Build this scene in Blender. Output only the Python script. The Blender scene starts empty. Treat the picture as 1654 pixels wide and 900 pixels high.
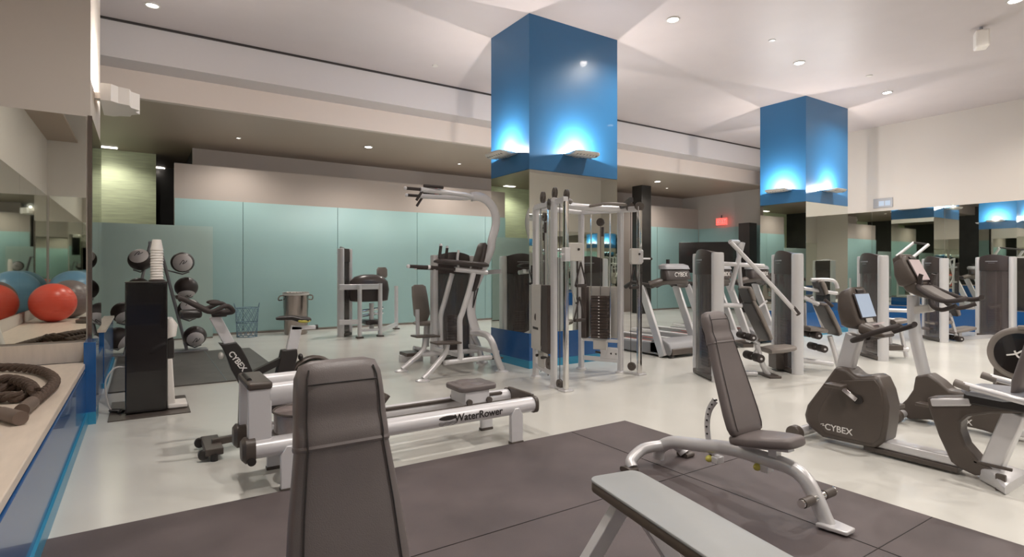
import bpy, bmesh, math, random
from mathutils import Vector, Matrix

# ------------------------------------------------------------------ camera, world, exposure
sc = bpy.context.scene
COL = sc.collection
random.seed(7)
FPX, CX, HY, HC = 904.0, 827.0, 435.0, 1.40        # focal length in px, principal x, horizon y, eye height
YAW = math.radians(33.4)
cam_d = bpy.data.cameras.new('camera'); cam = bpy.data.objects.new('camera', cam_d); COL.objects.link(cam)
cam.location = (0, 0, HC); cam.rotation_euler = (math.pi/2, 0, -YAW)
cam_d.sensor_width = 36; cam_d.lens = FPX/1654*36; cam_d.shift_y = -(450-HY)/1654
cam_d.clip_start = .05; cam_d.clip_end = 100
sc.camera = cam
w = bpy.data.worlds.new('world'); sc.world = w; w.use_nodes = True
w.node_tree.nodes['Background'].inputs[0].default_value = (.9, .9, 1, 1)
w.node_tree.nodes['Background'].inputs[1].default_value = .3
vs = sc.view_settings
sc.display_settings.display_device = 'sRGB'
vs.view_transform = 'Standard'; vs.look = 'None'; vs.gamma = 1; vs.use_curve_mapping = False
vs.exposure = 0.92
sc.cycles.max_bounces = 9; sc.cycles.diffuse_bounces = 5; sc.cycles.glossy_bounces = 6
sc.cycles.use_denoising = True
sc.cycles.sample_clamp_indirect = 6
DOWN_W, SCONCE_W, SOFFIT_W = 145, 62, 130

def lamp(name, kind, loc, power, color=(1, .93, .85), size=.1, spot=None, blend=.6, parent=None, rot=(0, 0, 0)):
    d = bpy.data.lights.new(name, kind); d.energy = power; d.color = color
    if kind == 'SPOT':
        d.spot_size = math.radians(spot or 120); d.spot_blend = blend; d.shadow_soft_size = size
    elif kind == 'POINT':
        d.shadow_soft_size = size
    else:
        d.shape = 'DISK'; d.size = size
        if spot: d.spread = math.radians(spot)
    o = bpy.data.objects.new(name, d); COL.objects.link(o); o.location = loc; o.rotation_euler = rot
    if parent: o.parent = parent
    return o

# ------------------------------------------------------------------ geometry of the view
RT = Vector((math.cos(YAW), -math.sin(YAW), 0)); FW = Vector((math.sin(YAW), math.cos(YAW), 0)); UP = Vector((0, 0, 1))
EYE = Vector((0, 0, HC))
def ray(px, py): return RT*((px-CX)/FPX)+FW+UP*((HY-py)/FPX)
def at_z(px, py, z=0.0):
    d = ray(px, py); return EYE+d*((z-HC)/d.z)
def at_x(px, py, x):
    d = ray(px, py); return EYE+d*(x/d.x)
def at_y(px, py, y):
    d = ray(px, py); return EYE+d*(y/d.y)

# ------------------------------------------------------------------ materials
def mat(name, col, rough=.5, metal=0.0, spec=.5, coat=0, noise=0, nscale=20, bump=0, bscale=200, emis=None, estr=1, trans=0, alpha=1, stretch=None, rnoise=0):
    m = bpy.data.materials.new(name); m.use_nodes = True
    nt = m.node_tree; b = nt.nodes['Principled BSDF']; L = nt.links
    b.inputs['Base Color'].default_value = (*col, 1); b.inputs['Roughness'].default_value = rough
    b.inputs['Metallic'].default_value = metal; b.inputs['Specular IOR Level'].default_value = spec
    b.inputs['Coat Weight'].default_value = coat
    if trans: b.inputs['Transmission Weight'].default_value = trans
    if alpha < 1: b.inputs['Alpha'].default_value = alpha
    if emis: b.inputs['Emission Color'].default_value = (*emis, 1); b.inputs['Emission Strength'].default_value = estr
    if noise or bump or rnoise:
        tc = nt.nodes.new('ShaderNodeTexCoord'); src = tc.outputs['Object']
        if stretch:
            mp = nt.nodes.new('ShaderNodeMapping'); mp.inputs['Scale'].default_value = stretch
            L.new(src, mp.inputs[0]); src = mp.outputs[0]
    if noise:
        n = nt.nodes.new('ShaderNodeTexNoise'); n.inputs['Scale'].default_value = nscale; n.inputs['Detail'].default_value = 6
        L.new(src, n.inputs['Vector'])
        cr = nt.nodes.new('ShaderNodeValToRGB'); e = cr.color_ramp.elements
        e[0].position = .3; e[1].position = .7
        e[0].color = (*[max(0, c*(1-noise)) for c in col], 1); e[1].color = (*[min(1, c*(1+noise)) for c in col], 1)
        L.new(n.outputs[0], cr.inputs[0]); L.new(cr.outputs[0], b.inputs['Base Color'])
    if rnoise:
        n = nt.nodes.new('ShaderNodeTexNoise'); n.inputs['Scale'].default_value = nscale; n.inputs['Detail'].default_value = 4
        L.new(src, n.inputs['Vector'])
        mr = nt.nodes.new('ShaderNodeMapRange'); mr.inputs[3].default_value = max(0, rough-rnoise); mr.inputs[4].default_value = rough+rnoise
        L.new(n.outputs[0], mr.inputs[0]); L.new(mr.outputs[0], b.inputs['Roughness'])
    if bump:
        n = nt.nodes.new('ShaderNodeTexNoise'); n.inputs['Scale'].default_value = bscale; n.inputs['Detail'].default_value = 4
        L.new(src, n.inputs['Vector'])
        bp = nt.nodes.new('ShaderNodeBump'); bp.inputs['Strength'].default_value = bump; bp.inputs['Distance'].default_value = .002
        L.new(n.outputs[0], bp.inputs['Height']); L.new(bp.outputs[0], b.inputs['Normal'])
    return m
M = dict(
 floor=mat('floor epoxy', (.645, .635, .59), .20, noise=.03, nscale=.8, rnoise=.06),
 ceiling=mat('ceiling paint', (.47, .425, .425), .5, noise=.02, nscale=2),
 soffit=mat('soffit taupe paint', (.40, .32, .26), .45),
 wall=mat('wall paint', (.56, .51, .465), .7, bump=.1),
 wall_r=mat('pale wall paint', (.47, .43, .39), .7, bump=.1),
 fascia=mat('fascia paint', (.37, .32, .285), .7),
 bulk=mat('bulkhead paint', (.52, .49, .49), .6),
 bulk2=mat('bulkhead cream paint', (.62, .54, .49), .6),
 blue=mat('blue lacquer', (.024, .130, .290), .34, coat=.1),
 blue2=mat('blue base lacquer', (.012, .088, .27), .25, coat=.4),
 teal=mat('teal skirting', (.03, .25, .42), .3),
 mirror=mat('mirror', (.80, .83, .78), .015, metal=1),
 glass=mat('frosted teal glass', (.31, .475, .465), .32, spec=.6, noise=.04, nscale=.5),
 glass2=mat('frosted pale glass', (.40, .53, .49), .34, spec=.6, noise=.04, nscale=.6),
 seam=mat('dark seam', (.10, .16, .16), .4),
 green=mat('green textured panel', (.62, .70, .46), .6, noise=.12, nscale=3, stretch=(1, 1, 14)),
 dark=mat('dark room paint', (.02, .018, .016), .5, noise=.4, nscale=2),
 stone=mat('travertine bench top', (.66, .56, .47), .35, noise=.06, nscale=4, stretch=(6, 1, 1)),
 rubber=mat('rubber tile', (.100, .080, .080), .55, noise=.24, nscale=2.2, bump=.3, rnoise=.08),
 rubber2=mat('rubber mat grey', (.085, .078, .07), .5, noise=.15, nscale=4, bump=.3),
 leather=mat('brown black vinyl', (.150, .127, .124), .42, spec=.6, noise=.06, nscale=6, bump=.25, bscale=350),
 leather2=mat('taupe vinyl', (.215, .188, .168), .45, spec=.5, noise=.06, nscale=6, bump=.2, bscale=350),
 greypad=mat('light grey vinyl', (.36, .37, .37), .42, spec=.5, noise=.03, nscale=5, bump=.15, bscale=350),
 padside=mat('brown vinyl side', (.11, .085, .062), .45),
 silver=mat('silver powder coat', (.66, .65, .66), .32, metal=.35, rnoise=.04, nscale=8),
 white=mat('white powder coat', (.70, .69, .71), .3, metal=.15),
 chrome=mat('chrome', (.82, .80, .78), .10, metal=1),
 steel=mat('brushed steel', (.30, .26, .24), .2, metal=1, noise=.08, nscale=6, stretch=(8, 8, .3)),
 black=mat('black plastic', (.025, .021, .020), .4),
 gloss=mat('gloss black', (.010, .008, .008), .16, coat=.5),
 brown=mat('brown grey shroud plastic', (.085, .068, .058), .38, noise=.05, nscale=5),
 smoke=mat('smoked shield', (.10, .082, .080), .10, spec=.9, alpha=.62),
 hood=mat('dark hood plastic', (.045, .034, .032), .3),
 grip=mat('foam grip', (.035, .026, .024), .7, bump=.4, bscale=150),
 plate=mat('weight plate iron', (.055, .040, .035), .4, noise=.2, nscale=10),
 panel=mat('pale machine panel', (.52, .50, .47), .35),
 screen=mat('bike screen', (.22, .26, .32), .12, emis=(.35, .42, .52), estr=.35),
 screen2=mat('warm display', (.3, .24, .23), .12, emis=(.6, .48, .46), estr=.30),
 ink=mat('dark print', (.03, .025, .025), .5),
 whiteink=mat('white print', (.8, .78, .76), .5),
 red=mat('red ball vinyl', (.70, .085, .05), .32, spec=.5),
 bluevinyl=mat('blue ball vinyl', (.13, .27, .40), .36, spec=.5),
 tealvinyl=mat('teal ball vinyl', (.06, .20, .25), .32, spec=.5),
 greyvinyl=mat('grey ball vinyl', (.17, .135, .13), .35, spec=.5),
 rope=mat('battle rope', (.085, .056, .042), .85, noise=.3, nscale=60, bump=.8, bscale=120),
 ropecap=mat('rope sleeve', (.14, .10, .08), .5, bump=.4, bscale=90),
 medb=mat('medicine ball black', (.035, .025, .023), .45, bump=.2, bscale=120),
 medw=mat('medicine ball grey panel', (.62, .59, .58), .5),
 cup=mat('white paper cup', (.78, .74, .70), .5),
 water=mat('smoky water tank', (.30, .25, .24), .08, spec=.8, noise=.25, nscale=7),
 redpl=mat('red plastic', (.6, .05, .03), .4),
 yellow=mat('yellow knob', (.55, .50, .10), .4),
 cable=mat('steel cable', (.09, .08, .08), .4, metal=.5),
 wire=mat('blue grey wire', (.16, .25, .32), .4, metal=.3),
 light=mat('lamp glass', (1, 1, 1), .4, emis=(1, .95, .88), estr=25),
 lightdim=mat('dim lamp glass', (1, 1, 1), .4, emis=(1, .93, .84), estr=2.2),
 exit=mat('exit sign glow', (.6, .05, .05), .4, emis=(1, .10, .08), estr=1.0),
 grey=mat('mid grey plastic', (.25, .25, .26), .4),
 seatgrey=mat('blue grey seat vinyl', (.26, .27, .30), .4, bump=.2, bscale=300),
 sconce=mat('brushed sconce metal', (.70, .66, .62), .35, metal=.5),
)

# ------------------------------------------------------------------ mesh building
class MB:
    def __init__(self): self.bm = bmesh.new()
    def _faces(self, rings, closed=False, cap=True):
        bm = self.bm; n = len(rings[0])
        k = len(rings)
        for i in range(k if closed else k-1):
            A, B = rings[i], rings[(i+1) % k]
            for j in range(n):
                try: bm.faces.new((A[j], A[(j+1) % n], B[(j+1) % n], B[j]))
                except ValueError: pass
        if cap and not closed:
            bm.faces.new(list(reversed(rings[0]))); bm.faces.new(rings[-1])
    def box(self, c, s, rz=0, mtx=None):
        m = mtx if mtx is not None else Matrix.Rotation(rz, 4, 'Z')
        m = Matrix.Translation(Vector(c)) @ m.to_4x4() @ Matrix.Diagonal((s[0], s[1], s[2], 1))
        bmesh.ops.create_cube(self.bm, size=1, matrix=m); return self
    def bar(self, p0, p1, wd, ht, up=(0, 0, 1), taper=1.0):
        """rectangular bar from p0 to p1; wd across, ht along up"""
        p0, p1 = Vector(p0), Vector(p1); d = (p1-p0).normalized(); u = Vector(up)
        if abs(d.dot(u)) > .97: u = Vector((1, 0, 0))
        s = d.cross(u).normalized(); u = s.cross(d).normalized()
        rings = []
        for p, k in ((p0, 1), (p1, taper)):
            rings.append([self.bm.verts.new(p+s*(x*wd*k/2)+u*(y*ht*k/2)) for x, y in ((-1, -1), (1, -1), (1, 1), (-1, 1))])
        self._faces(rings); return self
    def tube(self, pts, r, n=10, closed=False, sm=0, oval=None, up=None):
        P = [Vector(p) for p in pts]
        R = list(r) if isinstance(r, (list, tuple)) else [r]*len(P)
        if sm and len(P) > 2:
            Q, RR = [], []; k = len(P)
            for i in range(k if closed else k-1):
                if closed: a, b, c, d = P[(i-1) % k], P[i], P[(i+1) % k], P[(i+2) % k]; r0, r1 = R[i], R[(i+1) % k]
                else: a, b, c, d = P[max(i-1, 0)], P[i], P[i+1], P[min(i+2, k-1)]; r0, r1 = R[i], R[i+1]
                for t in range(sm):
                    t = t/sm
                    Q.append(.5*((2*b)+(c-a)*t+(2*a-5*b+4*c-d)*t*t+(3*b-a-3*c+d)*t**3)); RR.append(r0+(r1-r0)*t)
            if not closed: Q.append(P[-1]); RR.append(R[-1])
            P, R = Q, RR
        k = len(P); T = []
        for i in range(k):
            if closed: t = P[(i+1) % k]-P[(i-1) % k]
            else: t = P[min(i+1, k-1)]-P[max(i-1, 0)]
            T.append(t.normalized())
        u = Vector(up) if up else Vector((0, 0, 1))
        if abs(T[0].dot(u)) > .95: u = Vector((1, 0, 0)) if abs(T[0].x) < .9 else Vector((0, 1, 0))
        N = (u-T[0]*u.dot(T[0])).normalized(); rings = []
        ox, oy = oval or (1, 1)
        for i in range(k):
            N = (N-T[i]*N.dot(T[i])).normalized(); B = T[i].cross(N)
            rings.append([self.bm.verts.new(P[i]+N*(math.sin(2*math.pi*j/n)*R[i]*oy)+B*(math.cos(2*math.pi*j/n)*R[i]*ox)) for j in range(n)])
        self._faces(rings, closed); return self
    def cyl(self, p0, p1, r, r2=None, n=20):
        return self.tube([p0, p1], [r, r if r2 is None else r2], n)
    def ell(self, c, r, nu=20, nv=12, mtx=None):
        if not isinstance(r, (tuple, list)): r = (r, r, r)
        m = Matrix.Translation(Vector(c)) @ (mtx.to_4x4() if mtx is not None else Matrix.Identity(4)) @ Matrix.Diagonal((*r, 1))
        bmesh.ops.create_uvsphere(self.bm, u_segments=nu, v_segments=nv, radius=1, matrix=m); return self
    def prism(self, pts, vec, bev=0, seg=2):
        """polygon extruded by vec; bev rounds both rims"""
        vec = Vector(vec); vs_ = [self.bm.verts.new(Vector(p)) for p in pts]
        f = self.bm.faces.new(vs_)
        r = bmesh.ops.extrude_face_region(self.bm, geom=[f])
        nv = [g for g in r['geom'] if isinstance(g, bmesh.types.BMVert)]
        bmesh.ops.translate(self.bm, vec=vec, verts=nv)
        if bev:
            es = set(e for e in f.edges)
            top = [g for g in r['geom'] if isinstance(g, bmesh.types.BMFace)]
            for t in top: es |= set(t.edges)
            bmesh.ops.bevel(self.bm, geom=list(es), offset=bev, segments=seg, profile=.5, affect='EDGES', clamp_overlap=True)
        return self
    def lathe(self, prof, c=(0, 0, 0), n=28, mtx=None):
        c = Vector(c); m = mtx or Matrix.Identity(3); rings = []
        for r, z in prof:
            rings.append([self.bm.verts.new(c+m @ Vector((r*math.cos(2*math.pi*j/n), r*math.sin(2*math.pi*j/n), z))) for j in range(n)])
        self._faces(rings); return self
    def slab(self, sections, n=24, p=3.2):
        """loft of superellipse sections: (centre, half-width vector, half-height vector)"""
        rings = []
        for c, a, b in sections:
            c, a, b = Vector(c), Vector(a), Vector(b); ring = []
            for j in range(n):
                t = 2*math.pi*j/n; ct, st = math.cos(t), math.sin(t)
                ring.append(self.bm.verts.new(c+a*(math.copysign(abs(ct)**(2/p), ct))+b*(math.copysign(abs(st)**(2/p), st))))
            rings.append(ring)
        self._faces(rings); return self
    def xf(self, m):
        bmesh.ops.transform(self.bm, matrix=m, verts=self.bm.verts); return self
    def build(self, name, m, parent=None, bevel=0, flat=False, seg=2, ang=38, label=None):
        bm = self.bm
        bmesh.ops.recalc_face_normals(bm, faces=bm.faces)
        me = bpy.data.meshes.new(name); bm.to_mesh(me); bm.free()
        me.materials.append(M[m] if isinstance(m, str) else m)
        if not flat:
            me.shade_smooth(); me.set_sharp_from_angle(angle=math.radians(ang))
        o = bpy.data.objects.new(name, me); COL.objects.link(o)
        if parent is not None: o.parent = parent
        if bevel:
            md = o.modifiers.new('bevel', 'BEVEL'); md.width = bevel; md.segments = seg; md.limit_method = 'ANGLE'; md.angle_limit = math.radians(40)
            md.harden_normals = False
        if label: o['label'] = label
        return o

def tag(o, label, cat, group=None, kind=None):
    if label: o['label'] = label
    if cat: o['category'] = cat
    if group: o['group'] = group
    if kind: o['kind'] = kind
    return o
def struct(o): o['kind'] = 'structure'; return o
def empty(name, loc=(0, 0, 0), rz=0):
    o = bpy.data.objects.new(name, None); COL.objects.link(o); o.location = loc; o.rotation_euler = (0, 0, rz); o.empty_display_size = .2
    return o
class Fr:
    """a thing's own frame: Empty on the floor at (x, y), local x turned by yaw; p() gives the local point seen at a pixel in the plane y = b"""
    def __init__(self, name, x, y, yaw, label, cat, group=None, z=0):
        self.o = Vector((x, y, z)); self.t = math.radians(yaw)
        self.a = Vector((math.cos(self.t), math.sin(self.t), 0)); self.b = Vector((-math.sin(self.t), math.cos(self.t), 0))
        self.root = tag(empty(name, (x, y, z), self.t), label, cat, group)
    def loc(self, P):
        d = Vector(P)-self.o; return Vector((d.dot(self.a), d.dot(self.b), d.z))
    def p(self, px, py, b=0.0):
        d = ray(px, py); e = EYE-self.o; t = (b-e.dot(self.b))/d.dot(self.b); return self.loc(EYE+d*t)
    def pa(self, px, py, a=0.0):
        d = ray(px, py); e = EYE-self.o; t = (a-e.dot(self.a))/d.dot(self.a); return self.loc(EYE+d*t)
    def f(self, px, py, z=0.0): return self.loc(at_z(px, py, z))
def kids(o): return [c for c in COL.objects if c.parent == o]
_children = {}
def copy_tree(o, parent=None):
    c = o.copy(); COL.objects.link(c); c.parent = parent
    for ch in list(kids(o)): copy_tree(ch, c)
    return c
def text(name, body, size, m, parent, loc, xdir, ydir, ext=.0008, bold=0, label=None, space=1, shear=0):
    cu = bpy.data.curves.new(name, 'FONT'); cu.body = body; cu.size = size; cu.extrude = ext; cu.offset = bold
    cu.align_x = 'CENTER'; cu.align_y = 'CENTER'; cu.space_character = space; cu.shear = shear
    cu.materials.append(M[m]); o = bpy.data.objects.new(name, cu); COL.objects.link(o); o.parent = parent
    X = Vector(xdir).normalized(); Y = Vector(ydir); Y = (Y-X*Y.dot(X)).normalized(); Z = X.cross(Y)
    mt = Matrix((X, Y, Z)).transposed().to_4x4(); mt.translation = Vector(loc)
    o.matrix_local = mt
    dg = bpy.context.evaluated_depsgraph_get(); me = bpy.data.meshes.new_from_object(o.evaluated_get(dg)); 
    o2 = bpy.data.objects.new(name, me); COL.objects.link(o2); o2.parent = parent; o2.matrix_local = mt; bpy.data.objects.remove(o)
    o2.name = name
    if label: o2['label'] = label
    return o2

# ------------------------------------------------------------------ room shell
XL, XR, YB, ZC = -.417, 15.5, 13.3, 5.0
def sbox(name, lo, hi, m, parent=None, bevel=0):
    lo, hi = Vector(lo), Vector(hi)
    o = MB().box((lo+hi)/2, hi-lo).build(name, m, parent, bevel=bevel)
    if parent is None: struct(o)
    return o
sbox('floor', (-3, -5, -.1), (19, 18, 0), 'floor')
sbox('ceiling', (-3, -5, ZC), (19, 9.86, ZC+.15), 'ceiling')
sbox('trim_1', (-3, 9.86, 4.45), (19, 10.36, ZC+.15), 'bulk')
sbox('trim_2', (-3, 10.36, 4.04), (19, 10.48, 4.6), 'bulk2')
sbox('trim_3', (-3, 9.83, ZC-.03), (15.5, 9.86, ZC-.001), 'black')     # shadow gap along the ceiling edge
sbox('ceiling_alcove', (-3, 10.48, 4.04), (19, 18, 4.16), 'soffit')
sbox('wall_back', (.53, YB, 0), (17.1, YB+.15, 3.57), 'fascia')
sbox('wall_back_upper', (.9, 14.0, 0), (17.1, 14.1, 4.04), 'fascia')
sbox('wall_back_left', (-3, 15.2, 0), (.25, 15.3, 4.04), 'green')
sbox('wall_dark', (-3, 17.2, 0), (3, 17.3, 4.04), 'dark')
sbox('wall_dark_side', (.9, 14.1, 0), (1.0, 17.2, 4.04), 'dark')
sbox('wall_right', (XR, -5, 0), (XR+.12, 9.86, ZC), 'wall_r')
sbox('wall_alcove', (16.9, 9.86, 0), (17.0, 14.0, 4.04), 'wall_r')
sbox('wall_alcove_return', (XR, 9.78, 0), (17, 9.86, ZC), 'wall_r')
sbox('wall_front', (-1.7, -4.2, 0), (19, -4.1, ZC), 'wall')
sbox('wall_front_left', (-1.7, -1.1, 0), (-.55, -.95, ZC), 'wall')
sbox('wall_left_rear', (-.67, -4.1, 0), (-.55, -1.1, ZC), 'wall')
sbox('wall_left', (-1.7, -1.0, 0), (-1.58, 6.65, ZC), 'wall')
sbox('wall_mirror_end', (-3, 6.67, 0), (XL, 8.1, ZC), 'wall')
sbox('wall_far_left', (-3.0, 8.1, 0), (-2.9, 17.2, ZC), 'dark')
sbox('baseboard_left', (-.44, 6.30, 0), (-.355, 6.66, .11), 'teal')
sbox('ceiling_left', (-1.58, -.95, 3.95), (-1.1, 2.0, 4.0), 'soffit')

def mirror_wall(name, label, axis, pos, lo, hi, z0, z1, pitch, sign, first=0):
    r = tag(empty(name, (0, 0, 0)), label, 'mirror'); r['kind'] = 'thing'
    a = lo
    if axis == 'x': r.location = (pos, (lo+hi)/2, z0)
    else: r.location = ((lo+hi)/2, pos, z0)
    edges = [lo]; e = lo+(first or pitch)
    while e < hi-.1: edges.append(e); e += pitch
    edges.append(hi)
    for a, b in zip(edges, edges[1:]):
        c = Vector((pos+sign*.006, (a+b)/2, (z0+z1)/2)) if axis == 'x' else Vector(((a+b)/2, pos+sign*.006, (z0+z1)/2))
        s = (.012, b-a-.006, z1-z0) if axis == 'x' else (b-a-.006, .012, z1-z0)
        MB().box(c-r.location, s).build('mirror_panel', 'mirror', r, flat=True)
    return r
mirror_wall('wall_mirror', 'large mirror above the stone bench, reflecting the exercise balls', 'y', 6.67, -1.58, XL-.03, .73, 2.85, 1.2, -1)
mirror_wall('wall_mirror', 'narrow mirror on the side of the wall end beside the wall light', 'x', XL, 6.70, 8.08, .5, 2.85, .9, 1)
mirror_wall('wall_mirror', 'mirror running along the long side wall behind the stone bench', 'x', -1.58, -.93, 6.6, .73, 2.85, 1.5, 1)
mirror_wall('wall_mirror', 'small mirror on the return wall at the near end of the stone bench', 'y', -.95, -1.55, -.57, .73, 2.85, 1.2, 1)
mirror_wall('wall_mirror', 'wide mirror along the pale right wall behind the weight towers', 'x', XR, -4.0, 9.7, .52, 2.86, 1.55, -1)
mirror_wall('wall_mirror', 'long mirror on the front wall facing the columns', 'y', -4.1, -.5, 15.3, .52, 2.86, 1.6, 1)
sbox('trim_4', (XR-.03, -4.1, 0), (XR, 9.7, .50), 'blue2'); sbox('trim_5', (-.5, -4.1, 0), (15.4, -4.07, .50), 'blue2')
sbox('trim_6', (XL-.02, 6.645, .72), (XL+.012, 6.685, 2.86), 'steel')
sbox('trim_7', (XL, 6.68, .0), (XL+.03, 8.1, .50), 'blue2'); 
sbox('trim_8', (-1.58, -.95, 0), (XL-.01, 6.60, .49), 'blue2')
sbox('trim_9', (XL-.011, -.95, 0), (XL+.005, 6.30, .10), 'teal')

# stone bench ledge with blue end post
r = tag(empty('ledge', (-.95, 3, 0)), 'long stone topped ledge along the left wall with a rope on it', 'ledge')
MB().box((-.055, -.12, .525), (1.14, 7.1, .05)).build('stone_top', 'stone', r, bevel=.006)
MB().box((-.055, 3.635, .62), (1.13, .02, .18)).build('backsplash', 'stone', r)
r = tag(empty('end_post', (-.40, 6.48, 0)), 'short blue post at the far end of the stone ledge', 'post')
MB().box((0, 0, .37), (.09, .35, .74)).build('post_body', 'blue2', r, bevel=.003)
# blue low partition beyond the mirror wall
r = tag(empty('low_partition', (-.43, 9.3, 0)), 'low blue partition beyond the mirrored wall end, behind the drinking water stand', 'partition')
MB().box((0, 0, .36), (.10, 2.36, .60)).build('partition_body', 'blue2', r, bevel=.003)
MB().box((0, 0, .675), (.13, 2.4, .03)).build('cap', 'stone', r)
MB().box((.01, 0, .03), (.12, 2.38, .06)).build('skirting', 'teal', r)

# frosted glass back wall
r = tag(empty('frosted_glass_wall', (8, YB-.02, 0)), 'wall of tall frosted teal glass sheets along the back of the room', 'glass wall')
seams = [.53, 1.80, 3.83, 5.85, 7.87, 9.9, 11.9, 13.0]
for a, b in zip(seams, seams[1:]):
    MB().box(((a+b)/2-8, 0, 1.45), (b-a-.012, .02, 2.80)).build('glass_sheet', 'glass', r)
MB().box((-1.2, .012, 1.45), (12.4, .006, 2.8)).build('backing', 'seam', r)
r = tag(empty('glass_screen', (.2, 12.9, 0)), 'low pale frosted glass screen behind the medicine balls', 'glass screen')
MB().box((0, 0, 1.145), (1.98, .015, 2.25)).build('glass_sheet', 'glass2', r)
MB().box((0, 0, .012), (1.98, .04, .024)).build('floor_channel', 'steel', r)
# right end of the back wall: more glass, dark pillars and screen
r = tag(empty('frosted_glass_wall', (15, YB-.02, 0)), 'frosted glass sheets right of the dark pillar, left of the black screen', 'glass wall')
for a, b in ((13.6, 14.7), (14.72, 16.88)):
    MB().box(((a+b)/2-15, 0, 1.45), (b-a-.012, .02, 2.80)).build('glass_sheet', 'glass', r)
r = tag(empty('frosted_glass_wall', (16.88, 11.9, 0)), 'frosted glass on the side wall under the red exit sign', 'glass wall')
for a, b in ((9.9, 11.4), (11.4, 13.25)):
    MB().box((0, (a+b)/2-11.9, 1.45), (.02, b-a-.012, 2.80)).build('glass_sheet', 'glass', r)
r = tag(empty('pillar', (13.25, 12.6, 0)), 'dark brown pillar rising to the soffit behind the cable machine', 'pillar')
MB().box((0, 0, 2.02), (.42, .42, 4.04)).build('pillar_body', 'dark', r, bevel=.01)
r = tag(empty('pillar', (16.45, 11.0, 0)), 'dark grey pillar left of the second blue column', 'pillar')
MB().box((0, 0, 1.45), (.40, .40, 2.9)).build('pillar_body', 'hood', r, bevel=.01)

# ------------------------------------------------------------------ blue columns with wall lights
def sconce(root_loc, rz, label, power=SCONCE_W, group='uplights on the blue columns'):
    """rz: direction the light sticks out, local +x is away from the wall"""
    s = tag(empty('wall_light', root_loc, rz), label, 'wall light', group)
    b = MB(); b.box((.03, 0, .0), (.06, .10, .04)); b.box((.09, 0, .01), (.10, .04, .03)); b.build('bracket', 'sconce', s, bevel=.004)
    b = MB()
    b.slab([((.002, 0, .005), (0, .22, 0), (0, 0, .018)), ((.07, 0, .0), (0, .235, 0), (0, 0, .022)), ((.11, 0, -.005), (0, .235, 0), (0, 0, .030)), ((.19, 0, -.008), (0, .245, 0), (0, 0, .036)), ((.27, 0, .005), (0, .235, 0), (0, 0, .024)), ((.30, 0, .02), (0, .2, 0), (0, 0, .008))], n=20, p=4)
    b.build('shade', 'sconce', s)
    b = MB()
    for k in range(7): b.tube([(.10, -.18+k*.06, -.036), (.27, -.18+k*.06, -.024)], .005, 6)
    b.build('ribs', 'grey', s)
    MB().box((.15, 0, .034), (.09, .12, .006)).build('lamp_glass', 'light', s)
    lamp('uplight', 'POINT', (.14, 0, .052), power, (1, .92, .84), .012, parent=s)
    return s
def column(x0, y0, wx, wy, which):
    r = tag(empty('column', (x0+wx/2, y0+wy/2, 0)), 'square column with blue top, mirrored middle and blue base, '+which, 'column')
    MB().box((0, 0, (2.81+ZC)/2), (wx, wy, ZC-2.81)).build('blue_cladding', 'blue', r, label='glossy bright blue upper cladding')
    MB().box((0, 0, 1.4), (wx-.02, wy-.02, 2.8)).build('core', 'grey', r)
    for sx, sy in ((0, -1), (-1, 0), (0, 1), (1, 0)):
        if sx == 0: c, s = (0, sy*(wy/2-.005), 1.65), (wx-.004, .01, 2.31)
        else: c, s = (sx*(wx/2-.005), 0, 1.65), (.01, wy-.004, 2.31)
        MB().box(c, s).build('mirror_panel', 'mirror', r, flat=True)
    MB().box((0, 0, .3), (wx+.004, wy+.004, .39)).build('base_cladding', 'blue2', r)
    MB().box((0, 0, .055), (wx+.01, wy+.01, .11)).build('skirting', 'teal', r, label='teal skirting')
    z = 3.08
    cx, cy = x0+wx/2, y0+wy/2
    side = {'left': ((x0, cy, z), math.pi), 'front': ((cx, y0, z), -math.pi/2), 'rear': ((cx, y0+wy, z), math.pi/2), 'right': ((x0+wx, cy, z), 0)}
    for k, (l, a) in side.items():
        sconce(l, a, 'metal uplight on the %s face of the %s' % (k, which.split(' ', 1)[1] if which.startswith('the ') else which))
column(4.53, 6.43, 1.69, 1.03, 'the nearer column beside the cable machine')
column(11.47, 6.33, 1.72, 1.03, 'the farther column beyond the press machines')
# fluted wall light on the end of the mirrored wall
s = tag(empty('wall_light', (XL, 7.25, 3.22), 0), 'fluted white wall light on the wall end, above the mirror', 'wall light')
b = MB(); pts = []
for i in range(13):
    t = i/12; a = -math.pi/2+math.pi*t
    pts.append((.06+.34*math.cos(a)*(1 if i % 2 else .86), .36*math.sin(a)*(1 if i % 2 else .92), -.13))
b.prism(pts, (0, 0, .17)); b.build('shade', 'cup', s, ang=20)
MB().box((.03, 0, -.02), (.06, .12, .06)).build('bracket', 'sconce', s)
MB().box((.15, 0, .036), (.10, .12, .01)).build('lamp_glass', 'light', s)
lamp('uplight', 'POINT', (.16, 0, .08), SCONCE_W*.8, (1, .93, .85), .03, parent=s)

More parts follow.
